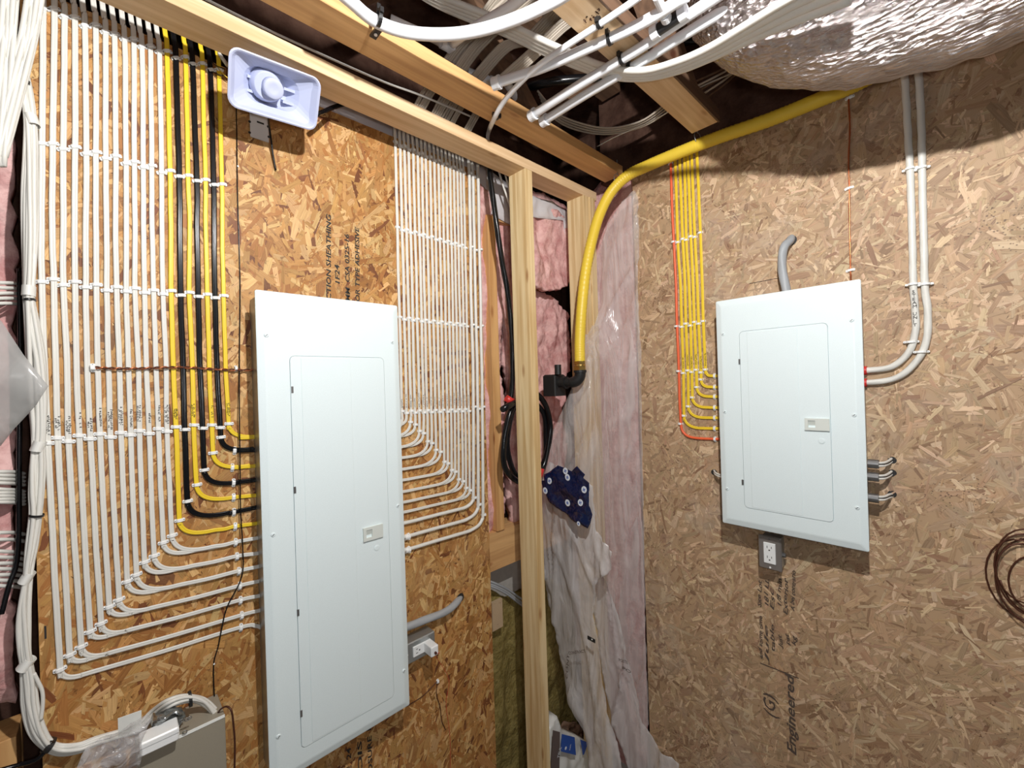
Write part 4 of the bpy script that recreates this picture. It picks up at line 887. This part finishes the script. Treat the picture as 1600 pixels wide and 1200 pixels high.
b = MB(); b.obox(PX(924,999,1.345), Vector((0,-1,-.05)).normalized(), Vector((0,-.05,1)).normalized(), NB, .018, .007, .001); sh = b.build('sticker', 'dark'); tag(sh, 'small dark label on the hanging plastic', 'label sticker'); 
b = MB(); b.cyl(PX(925,999,1.3435), NB, .003, .001, 10); b.build('pale_dot', 'card', sh)
# dark blue printed film
def bl(p): return .016*fbm(p, 12, 4)
PB_ = [(845,751),(853,750),(851,741),(858,738),(872,727),(880,731),(891,737),(902,728),(912,742),(909,747),(919,755),(921,790),(924,805),(923,815),(918,826),(908,818),(896,812),(880,800),(866,790),(856,782),(851,768)]
bf = sheet('blue_film', PB_, XP(1.345), bl, 'blue', step=.008, thick=.0008, nrm=(-1,0,0)); tag(bf, 'crumpled dark blue film with white round logos, right of the pale stud', 'plastic film')
for k, (x, y) in enumerate(((883,736),(886,746),(860,751),(854,766),(913,765),(886,786),(908,785),(907,817))):
    base = PX(x, y, 1.345); c = base+NB*(bl(base)+.004); b = MB(); d1 = (Vector((0,-1,0))*.8+UP*(.3 if k % 2 else -.3)).normalized()
    R = .0125 if k < 7 else .008; u1, u2 = d1, NB.cross(d1)
    b.loft([[c+NB*z+u1*(r*math.cos(a))+u2*(r*1.12*math.sin(a)) for a in [2*math.pi*j/20 for j in range(20)]] for r, z in ((R, 0), (R*.97, .0006))]); lg = b.build('logo', 'logo', bf)
    b = MB()
    for s, tl in ((-.35, .0), (.35, .0), (0, .5)):
        ax_ = (u2+u1*tl).normalized(); b.obox(c+NB*.0008+u1*(s*R*.8), u1, ax_, NB, R*.10, R*.5, .0003)
    b.build('logo_mark', 'bagblue', lg)
for k, (x, y, w2, h2) in enumerate(((905,770,9,10),(893,787,8,14))): pass

# sack at the bottom centre
sk = sheet('mortar_sack', [(855,1138),(862,1128),(869,1118),(873,1140),(884,1142),(900,1148),(915,1157),(929,1166),(931,1178),(926,1215),(855,1215)], YP(1.20), lambda p: .02*fbm(p, 9, 3)+.02, 'bagw', step=.012, thick=.05, nrm=(0,-1,0)); tag(sk, 'white and blue sack standing at the foot of the pale stud', 'sack')
def onsack(q, off=.034): return PY(q[0], q[1], 1.20-off)
def quad(pts, mat, nm, off=.036, par=None):
    b = MB(); P = [onsack(q, off) for q in pts]; b.add(P+[p-NA*.001 for p in P], [tuple(range(len(P))), tuple(range(2*len(P)-1, len(P)-1, -1))]); return b.build(nm, mat, par or sk)
quad([(864,1141),(875,1144),(874,1215),(860,1215)], 'bagbrown', 'brown_stripe', .047)
quad([(878,1147),(898,1152),(900,1180),(876,1174)], 'bagblue', 'blue_panel', .047)
quad([(907,1156),(919,1160),(913,1178),(911,1180)], 'bagblue', 'blue_panel', .046)
p = onsack((866,1187), .050); q = onsack((872,1158), .050); textmesh('TSUL', .022, onsack((874,1185),.050), (q-p), NA.cross(q-p), 'logo', sk, 'lettering', sx=.8, shear=.3)
p = onsack((884,1174), .050); q = onsack((887,1156), .050); textmesh('MAX', .010, onsack((891,1172),.050), (q-p), NA.cross(q-p), 'logo', sk, 'lettering')
p = onsack((903,1182), .050); q = onsack((901,1157), .050); textmesh('ITEX', .020, onsack((910,1181),.050), (q-p), NA.cross(q-p), 'latch', sk, 'lettering', sx=.8)
b = MB(); b.cyl(onsack((884,1169),.0475), NA, .006, .0006, 16); b.build('round_logo', 'logo', sk)
b = MB(); rr = random.Random(2); 
o = sheet('debris_rag', [(878,1140),(884,1128),(892,1122),(900,1130),(912,1136),(915,1146),(908,1157),(895,1150)], YP(1.24), lambda p: .03*fbm(p, 20, 3), 'pine_dark', step=.008, thick=.004, nrm=(0,-1,0)); tag(o, 'brown crumpled scrap behind the white and blue sack', 'scrap')

# ================================================================== LEFT EDGE: BUNDLE, INSULATION, SIDE CABLES
ctr = [(36,118,9),(42,150,10),(47,190,10),(48,240,12),(47,300,14),(47,360,14),(46,420,11),(45,455,10),(45,470,10),(50,510,15),(56,560,19),(60,620,18),(61,670,12),(60,697,10),(59,730,13),(57,770,13),(56,805,11),(50,850,11),(45,880,9),(42,905,8.5),(37,945,13),(36,980,14.5),(38,1015,11),(41,1036,9.5),(45,1070,13),(48,1105,15),(58,1140,16),(75,1163,11),(95,1171,10),(125,1168,8),(150,1158,7),(180,1149,7),(215,1138,8),(240,1115,9),(262,1100,10),(285,1092,10),(303,1092,9),(320,1099,10),(334,1115,11),(340,1132,9)]
rb = random.Random(11)
for k in range(17):
    a0 = rb.uniform(0, 6.28); rad = math.sqrt(rb.random())*.80; P = []
    for i, (x, y, hw) in enumerate(ctr):
        a = a0+.9*math.sin(i*.35+k)+i*.03; tt = (ctr[min(i+1, len(ctr)-1)][0]-ctr[max(i-1, 0)][0], ctr[min(i+1, len(ctr)-1)][1]-ctr[max(i-1, 0)][1]); L = math.hypot(*tt) or 1
        nx, ny = -tt[1]/L, tt[0]/L; s = rad*math.cos(a)*hw
        dep = .022+.014*rad*math.sin(a)+.0
        if i > 28: dep += .010
        if i > 33: dep += .03
        P.append(PA(x+nx*s, y+ny*s, dep))
    b = MB(); b.tube(smooth(P, 5), .0036, 8); tag(b.build('electrical_cable', 'cable'), 'white cable inside the tied bundle along the left plywood edge', 'cable', 'cables of the tied bundle at the left edge')
def band(c, hw, ang, mat, label, cat, wd=.004, dep=.022, nm='cable_tie', rx=None, rz=.0145):
    p = PA(c[0], c[1], dep); q = PA(c[0]+hw*math.cos(ang), c[1]+hw*math.sin(ang), dep); d = (q-p); R = d.length*.9; d.normalize(); ax = d.cross(NA)
    b = MB(); rings = []
    for r, z in ((1, -wd), (1.08, -wd), (1.08, wd), (1, wd)): rings.append([p+d*(R*r*math.cos(a))+NA*(rz*r*math.sin(a))+ax*z for a in [2*math.pi*j/24 for j in range(24)]])
    b.loft(rings+[rings[0]], caps=False); return tag(b.build(nm, mat), label, cat)
band((40,131), 9, .3, 'blackp', 'black cable tie topmost on the left bundle', 'cable tie'); band((46,469), 11, 0, 'blackp', 'black cable tie on the left bundle, below the upper middle tape', 'cable tie', .0022)
band((57,805), 13, 0, 'blackp', 'black cable tie on the left bundle, above its narrow waist', 'cable tie', .0022)
band((76,1164), 15, -.9, 'blackp', 'pair of black ties at the bottom bend of the left bundle', 'cable tie', .005)
band((297,1092), 12, 1.5, 'blackp', 'black cable tie on the loop above the beige box', 'cable tie', .003, .062)
for (c, hw, l) in (((50,189), 11.5, 'topmost'), ((45,455), 12, 'level with the third clip row'), ((60,697), 11.5, 'level with the handwriting'), ((42,902), 10, 'below the narrow waist'), ((41,1037), 10.5, 'lowest')):
    band(c, hw, .12, 'tape', f'white tape wrap on the left bundle, {l}', 'tape', .010, nm='tape_wrap')
# blurred bundles closer to the camera at the upper left
for g, (lab, A_, B_, C_, D_, n) in enumerate((('outer', (18,-20), (12,60), (5,140), (-5,260), 9), ('inner', (58,-20), (45,60), (22,150), (-4,245), 10))):
    for k in range(n):
        s = (k-n/2)*(2.6); P = [PY(A_[0]+s, A_[1], 1.235+.008*(k % 3)), PY(B_[0]+s*1.0, B_[1], 1.235+.01*(k % 2)), PY(C_[0]+s*1.1, C_[1], 1.235+.01*((k+1) % 3)), PY(D_[0]+s*1.2, D_[1], 1.24)]
        b = MB(); b.tube(smooth(P, 6), .0041, 8); tag(b.build('electrical_cable', 'cable'), f'white cable in the {lab} of two loose bunches at the upper left corner', 'cable', f'cables of the {lab} loose bunch')
# stud bay at the far left
o = sheet('insulation_batt', [(-60,190),(24,190),(24,440),(22,520),(22,900),(25,1095),(-60,1095)], YP(1.36), puff(.04, 9), 'pink', step=.014, thick=.04, nrm=(0,-1,0), extra=.01); tag(o, 'pink insulation batt at the far left edge behind side cables', 'insulation')
lumber('wall_stud', (-.24, 1.33, 0), (-.15, 1.42, H-.68), 'pine_o', 'short orange stud low at the far left edge', 'lumber')
b = MB(); b.tube(smooth([PY(30,420,1.33), PY(32,560,1.32), PY(30,700,1.32), PY(28,860,1.31), PY(14,915,1.30), PY(2,960,1.29)]), .004, 8); tag(b.build('electrical_cable', 'black'), 'black cable hanging behind the side cables at the left edge', 'cable')
ids = 0
for g, (ys, l) in enumerate(((range(442, 480, 8), 'upper'), (range(737, 760, 6), 'second'), (range(765, 790, 5), 'third'), ((832, 843), 'fourth'), (range(862, 925, 9), 'lowest'))):
    for y in ys:
        b = MB(); j = rb.uniform(-2, 2); P = smooth([PY(-45, y+j+3, 1.30), PY(-10, y+j*.5, 1.30), PY(12, y, 1.31), PY(28, y+1, 1.34), PY(38, y+3, 1.36)]); b.tube(P, .0036, 8)
        tag(b.build('electrical_cable', 'cable'), f'white side cable at the left edge, in the {l} cluster', 'cable', f'{l} cluster of side cables')
o = sheet('plastic_flap', [(-40,470),(0,500),(40,556),(79,604),(60,632),(25,668),(0,697),(-40,720)], YP(.95), lambda p: .012*fbm(p, 9, 3)+.02*math.sin(p.z*22), 'polyg', step=.012, thick=.0008, nrm=(0,-1,0)); tag(o, 'grey translucent plastic corner poking in at the left edge', 'plastic sheet')

# ================================================================== BEIGE BOX AND CLUTTER, LOWER LEFT
bx = thing('enclosure_box', PA(290, 1230, 0), 'beige steel box low on the left wall under the white cable loop', 'box')
def Q(x, y, Y): return PY(x, y, Y)
c0, c1 = Q(214,1178,1.19), Q(352,1120,1.19); zt = (c0.z+c1.z)/2
b = MB(); b.box((c0.x, 1.19, zt-.36), (c1.x, 1.289, zt)); o = b.build('body', 'beige', bx); m_ = o.modifiers.new('bevel', 'BEVEL'); m_.width = .002; m_.segments = 2
b = MB(); b.box((c0.x+.001, 1.1885, zt-.004), (c1.x-.001, 1.1905, zt+.002)); b.build('lid_edge', 'card', bx)
cx_ = (c0.x+c1.x)/2
wb = thing('connector_block', Vector((c0.x+.04, 1.2, zt)), 'white plastic connector block resting on the beige box', 'connector block')
p0, p1 = Q(219,1168,1.165), Q(279,1146,1.165); zc = (p0.z+p1.z)/2
b = MB(); b.obox(Vector(((p0.x+p1.x)/2, 1.178, zc)), Vector((1,0,0)), UP, NA, abs(p1.x-p0.x)/2+.001, .014, .020, bev=.003); b.build('body', 'recept', wb)
b = MB(); b.obox(Vector(((p0.x+p1.x)/2, 1.1575, zc+.008)), Vector((1,0,0)), UP, NA, abs(p1.x-p0.x)/2, .0035, .0015); b.build('rim', 'recept', wb)
o = sheet('screw_bag', [(236,1135),(240,1122),(255,1114),(270,1108),(285,1110),(290,1118),(283,1130),(276,1136),(255,1142),(240,1145)], YP(1.21), lambda p: .020*fbm(p, 30, 4)+.01, 'silver', step=.005, thick=.03, nrm=(0,-1,0)); tag(o, 'small bag of grey screws behind the white connector block', 'bag')
for k, (x, y) in enumerate(((284,1126),(292,1124),(296,1122),(289,1144))):
    b = MB(); p = Q(x, y, 1.185); b.tube([p+Vector((math.cos(s)*.004, 0, math.sin(s)*.003)) for s in [2*math.pi*j/12 for j in range(13)]], .0009, 5); tag(b.build('washer', 'nail'), f'{["leftmost","middle","rightmost","lowest"][k]} small ring on the beige box beside the bag', 'washer')
b = MB(); a_, b__, c_, d_ = Q(184,1123,1.18), Q(221,1110,1.18), Q(221,1142,1.19), Q(185,1152,1.19); 
b.add([a_, b__, c_, d_]+[p+Vector((0,.0015,0)) for p in (a_, b__, c_, d_)], [(3,2,1,0),(4,5,6,7),(0,1,5,4),(1,2,6,5),(2,3,7,6),(3,0,4,7)]); tag(b.build('card', 'card'), 'blank white card standing left of the beige box', 'card')
o = sheet('plastic_bag', [(186,1142),(205,1128),(232,1120),(238,1128),(228,1146),(220,1160),(222,1180),(215,1215),(110,1215),(135,1170),(165,1150)], YP(1.15), lambda p: .022*fbm(p, 16, 5), 'bagclear', step=.008, thick=.0006, nrm=(0,-1,0), extra=.004); tag(o, 'crumpled clear plastic bag left of the beige box', 'plastic bag')
b = MB(); b.tube(smooth([Q(338,1118,1.22), Q(345,1108,1.20), Q(355,1104,1.19), Q(362,1112,1.18), Q(365,1135,1.18), Q(367,1165,1.18), Q(366,1215,1.18)]), .0020, 6); tag(b.build('ground_wire', 'dkcopper'), 'dark copper wire arching over the right side of the beige box', 'wire')
b = MB(); b.tube(smooth([PA(53,1052,.03), PA(60,1066,.03), PA(66,1080,.03), PA(67,1100,.03), PA(64,1125,.03)]), .003, 8); tag(b.build('electrical_cable', 'cable'), 'single white cable bowing out below the lowest tape of the left bundle', 'cable')
b = MB(); b.tube(smooth([PA(82,1158,.03), PA(60,1185,.03), PA(30,1195,.02), PA(-5,1205,.02)]), .004, 8); tag(b.build('electrical_cable', 'black'), 'black cable leaving the bottom bend of the left bundle', 'cable')

# ================================================================== OVERHEAD PIPES
def pipe(name, pts, r, mat, label, cat='pipe', group=None, seg=14, n=7):
    b = MB(); b.tube(smooth(pts, n), r, seg); return tag(b.build(name, mat), label, cat, group)
def elbow(parent, p, d, r=.0138):
    d = Vector(d).normalized(); b = MB(); b.cyl(p-d*.012, d, r*1.22, .022, 18); b.cyl(p-d*.013, d, r*1.32, .006, 18); b.build('pipe_fitting', 'pipe', parent)
Z1 = .851
specs = [([(775,130),(850,105),(930,70),(1005,35),(1075,-8)], .0125, 'second white pipe from the left under the floor trusses, ending in a fitting', Z1),
         ([(832,180),(900,136),(1000,75),(1040,48),(1112,0),(1140,-18)], .0125, 'third white pipe from the left under the floor trusses, with a tee', Z1),
         ([(850,189),(920,145),(1000,98),(1060,60),(1150,5),(1190,-18)], .0125, 'rightmost straight white pipe under the floor trusses', Z1)]
for pts, r, lab, z in specs:
    W = [PZ(x, y, z) for x, y in pts]; t = thing('water_pipe', W[0], lab, 'pipe', 'white pipes under the floor trusses')
    b = MB(); b.tube(smooth(W, 6), r, 14); b.build('tube', 'pipe', t)
    d = (W[1]-W[0]).normalized(); elbow(t, W[0], -d)
    if 'tee' in lab:
        q0, q1 = PZ(1022,51,z), PZ(1068,20,z); dd = (q1-q0).normalized()
        b = MB(); b.cyl(q0-dd*.006, dd, .0165, .018, 18); b.build('tee_collar', 'pipe', t); b = MB(); b.cyl(q1-dd*.010, dd, .0165, .018, 18); b.build('tee_collar', 'pipe', t)
        b = MB(); b.cyl(q0+dd*.010, dd, .0138, (q1-q0).length-.02, 18); b.build('tee_body', 'blackp', t)
        m = (q0+q1)/2; s = (PZ(1032,8,z)-m).normalized(); b = MB(); b.cyl(m, s, .0095, .09, 14); b.cyl(m+s*.012, s, .0125, .016, 16); b.build('branch', 'pipe', t)
b = MB(); b.tube(smooth([PZ(762,222,1.0), PZ(763,208,.93), PZ(770,190,.845), PZ(790,155,.845), PZ(835,108,.845), PZ(885,72,.848), PZ(940,36,.848), PZ(990,2,.848), PZ(1010,-14,.848)], 7), .0075, 12)
tag(b.build('water_pipe', 'pipe'), 'slender white pipe leftmost, slipping behind the top plate', 'pipe', 'white pipes under the floor trusses')
pipe('flexible_pipe', [PZ(520,-22,.84), PZ(548,2,.84), PZ(585,32,.84), PZ(635,50,.84), PZ(695,54,.84), PZ(750,47,.84), PZ(810,28,.84), PZ(865,2,.84), PZ(895,-16,.84)], .0135, 'pipe', 'big white flexible pipe sagging below the orange truss')
t = thing('water_pipe', PZ(705,72,.95), 'white pipe behind the sagging flexible pipe, ending in an elbow', 'pipe')
b = MB(); b.tube(smooth([PZ(706,68,.95), PZ(735,47,.95), PZ(790,15,.95), PZ(820,-8,.95)]), .0125, 14); b.build('tube', 'pipe', t)
b = MB(); p = PZ(706,69,.95); b.cyl(p, (PZ(706,68,.95)-PZ(735,47,.95)), .0155, .018, 18); b.build('elbow', 'pipe', t)
t = thing('water_pipe', PZ(692,70,.96), 'short white pipe end left of the sagging pipe elbow', 'pipe')
b = MB(); b.tube(smooth([PZ(692,68,.95), PZ(672,57,.95), PZ(640,44,.96), PZ(610,30,.97)]), .0115, 14); b.build('tube', 'pipe', t)
b = MB(); b.cyl(PZ(689,66,.95), (PZ(692,68,.95)-PZ(672,57,.95)), .0145, .02, 18); b.build('pipe_fitting', 'pipe', t)
for k, (P_, l) in enumerate((([PZ(745,118,.99), PZ(765,126,.985)], 'left'), ([PZ(795,135,.96), PZ(812,160,.955)], 'right'))):
    t = thing('pipe_stub', P_[0], f'{l} short white pipe stub with collar behind the orange truss', 'pipe'); d = (P_[1]-P_[0]).normalized()
    b = MB(); b.cyl(P_[0]-d*.03, d, .0125, (P_[1]-P_[0]).length+.05, 14); b.build('tube', 'pipe', t); b = MB(); b.cyl(P_[1], d, .0155, .018, 16); b.build('collar', 'pipe', t)
# black pipe clamps
def clampring(c, d, r, label, wd=.004, tail=True):
    d = Vector(d).normalized(); a = d.cross(UP).normalized(); n = a.cross(d); b = MB(); R = []
    for q, z in ((1, -wd), (1.25, -wd), (1.25, wd), (1, wd)): R.append([c+a*(r*q*math.cos(s))+n*(r*q*math.sin(s))+d*z for s in [2*math.pi*j/20 for j in range(20)]])
    b.loft(R+[R[0]], caps=False)
    if tail:
        b.obox(c+n*(r*1.25+.006), a, n, d, .0035, .008, wd)
        for s in (-1, 1): b.obox(c+a*(s*r*1.35)+n*.004, a, n, d, .004, .006, wd)
    return tag(b.build('pipe_clamp', 'blackp'), label, 'pipe clamp', 'black pipe clamps')
clampring(PZ(592,28,.84), PZ(620,44,.84)-PZ(570,20,.84), .0138, 'black strap around the sagging flexible pipe', .004)
b = MB(); p = PZ(587,52,.848); b.obox(p, Vector((1,0,0)), Vector((0,1,0)), UP, .008, .016, .0025); b.cyl(p-UP*.003, (0,0,-1), .004, .002, 10, 1); tag(b.build('pipe_strap', ['blackp', 'clip']), 'black strap foot screwed under the orange truss', 'strap')
clampring(PZ(776,182,.845), PZ(790,155,.845)-PZ(770,190,.845), .0078, 'black clamp on the slender pipe under the orange truss')
clampring(PZ(936,38,.848), PZ(990,2,.848)-PZ(885,72,.848), .0078, 'black clamp on the slender pipe under the middle truss')
clampring(PZ(952,60,Z1), PZ(1005,35,Z1)-PZ(930,70,Z1), .0128, 'black clamp on the second pipe under the middle truss')
clampring(PZ(972,92,Z1), PZ(1040,48,Z1)-PZ(900,136,Z1), .0128, 'black clamp on the third pipe under the middle truss')
clampring(PZ(986,107,Z1), PZ(1060,60,Z1)-PZ(920,145,Z1), .0128, 'black clamp on the rightmost pipe under the middle truss')

# ================================================================== OVERHEAD CABLES
ro = random.Random(21)
def strand(pts, r, mat, label, group=None, name='electrical_cable', flat=None):
    b = MB(); 
    if flat: b.flat(smooth(pts, 6), Vector(flat), .0095, .0045)
    else: b.tube(smooth(pts, 6), r, 7)
    return tag(b.build(name, mat), label, 'cable', group)
# white bunch that sags under the middle truss and climbs across the duct
for k in range(4):
    s = (k-1.5)*2; c = ro.uniform(-1.5, 1.5)
    P = [PZ(640+s*2.0, -26+s*4, 1.08), PZ(690+s*1.6, 3+s*3.5, 1.06), PZ(780+s, 40+s*3.4, 1.03), PZ(870, 82+s*3, .97), PZ(940, 110+s*2.2+c, .88), PZ(1000, 117+s*1.9+c, .825), PZ(1055, 105+s*2.4+c, .80), PZ(1110, 82+s*3.0, .78), PZ(1170, 50+s*4.4, .755), PZ(1240, 14+s*6.6, .73), PZ(1330, -26+s*8.6, .71)]
    strand(P, .0088, 'cable', 'white cable in the bunch sagging under the middle truss across the foil duct', 'cables of the bunch crossing the foil duct')
groups = [([(690,118),(725,70),(790,10),(830,-25)], 6, 'first'), ([(712,122),(745,75),(800,22),(850,-20)], 6, 'second'), ([(742,128),(790,75),(830,62),(880,8)], 6, 'third'), ([(790,125),(840,80),(880,42),(910,22)], 6, 'fourth'), ([(700,100),(715,90),(760,20),(800,-30)], 4, 'leftmost')]
for P0, n, l in groups:
    for k in range(n):
        s = (k-n/2)*3.0; W = [PZ(x+s+ro.uniform(-1.2,1.2), y+s*.55, [.95,1.02,1.08,1.1][i]) for i, (x, y) in enumerate(P0)]
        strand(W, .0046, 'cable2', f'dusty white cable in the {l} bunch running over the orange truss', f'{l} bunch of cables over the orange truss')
for g, (x, y) in enumerate(((662,150),(688,165),(705,178),(738,190))):
    for k in range(6 if g < 3 else 4):
        s = (k-2.5)*3.2; top = PZ(x+16+s, y-22+s*.5, 1.0); bot = PZ(x-10+s*.9, y+24+s*.5, .93)
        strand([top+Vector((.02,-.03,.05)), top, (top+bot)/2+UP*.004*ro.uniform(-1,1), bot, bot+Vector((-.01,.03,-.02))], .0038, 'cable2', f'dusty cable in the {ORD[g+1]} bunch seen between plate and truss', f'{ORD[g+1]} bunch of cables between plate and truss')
strand([PZ(300,-12,.93), PZ(400,38,.93), PZ(500,84,.93), PZ(600,128,.93), PZ(660,150,.94), PZ(745,186,.98)], .0032, 'cable', 'thin white cable running lengthwise between plate and truss')
for k in range(4):
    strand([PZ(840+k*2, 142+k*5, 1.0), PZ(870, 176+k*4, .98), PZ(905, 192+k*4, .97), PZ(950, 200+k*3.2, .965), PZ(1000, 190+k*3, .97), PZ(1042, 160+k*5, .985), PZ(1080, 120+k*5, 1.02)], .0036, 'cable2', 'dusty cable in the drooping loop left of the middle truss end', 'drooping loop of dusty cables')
strand([PZ(933,229,.93), PZ(965,212,.93), PZ(1010,193,.93), PZ(1047,173,.93), PZ(1075,150,.94)], .0020, 'cable', 'thin pale wire below the drooping loop')
for k in range(5):
    strand([PZ(1085+k*5, 128+k*6, 1.0), PZ(1120+k*3, 112+k*5, .99), PZ(1160, 92+k*4, .99), PZ(1195, 72+k*5, 1.0)], .0036, 'cable2' if k % 2 else 'pine_dark', f'{ORD[k+1]} dim cable between the middle truss and duct edge')
strand([PZ(1092,137,.95), PZ(1130,120,.94), PZ(1180,100,.93), PZ(1200,90,.94)], .0028, 'cable2', 'thin pale cable lowest between the middle truss and duct')
for k in range(3):
    strand([PZ(1055+k*2, 98+k*5, 1.0), PZ(1085, 85+k*4, 1.0), PZ(1120, 70+k*4, 1.0), PZ(1150, 50+k*5, 1.02)], .0045, 'red' if k else 'yellow', f'{["yellow","upper red","lower red"][k]} cable above the white bunch near the duct')
strand([PZ(812,142,1.0), PZ(850,130,.99), PZ(900,124,.99), PZ(950,122,1.0), PZ(1010,118,1.02)], .014, 'black', 'black flexible tube behind the white pipes', name='flexible_tube')
strand([PZ(1020,80,1.05), PZ(1060,66,1.04), PZ(1100,58,1.04), PZ(1140,40,1.05)], .014, 'black', 'black flexible tube between the middle truss and duct', name='flexible_tube')

# ================================================================== FOIL DUCT
R0 = .146
dp = [(1.265, -1.0, .775), (1.262, -.6, .775), (1.262, -.3, .775), (1.258, -.09, .777), (1.245, .04, .785), (1.213, .16, .812), (1.180, .245, .855), (1.165, .30, .905), (1.155, .33, .97), (1.15, .345, 1.04), (1.15, .35, 1.12)]
P = smooth([Vector((a, b_, c_+H)) for a, b_, c_ in dp], 12); b = MB(); rings = []; seg = 72
n_ = Vector((1, 0, 0))
for i, p in enumerate(P):
    tg = (P[min(i+1, len(P)-1)]-P[max(i-1, 0)]).normalized(); n_ = (n_-tg*n_.dot(tg)).normalized(); bb = tg.cross(n_); r = []
    for k in range(seg):
        a = 2*math.pi*k/seg; d = n_*math.cos(a)+bb*math.sin(a); q = p+d*R0
        rr = R0*(1+.05*noise.noise(q*7))+.006*fbm(Vector((q.x*22, q.y*22, q.z*22)), 1, 3)+.003*abs(noise.noise(Vector((q.x*60+q.y*30, q.y*20, q.z*50))))
        sq = 1-.10*max(0, bb.z*math.sin(a)) ; r.append(p+d*(rr*sq))
    rings.append(r)
b.loft(rings, smooth=True); fd = thing('foil_duct', P[0], 'big foil-wrapped insulated duct across the upper right corner', 'duct'); b.build('foil_wrap', 'foil', fd)

ch_ = [o for o in bpy.data.objects if o.name.startswith('bottom_chord')][1]
for k in range(2): scribble(ch_, PZ(912+k*9, 34-k*3, .8645), (PZ(935, 8, .8645)-PZ(912, 34, .8645)).normalized(), Vector((1, 0, 0)), .045, .009, 500+k, 'dkcopper').name = 'grade_stamp'
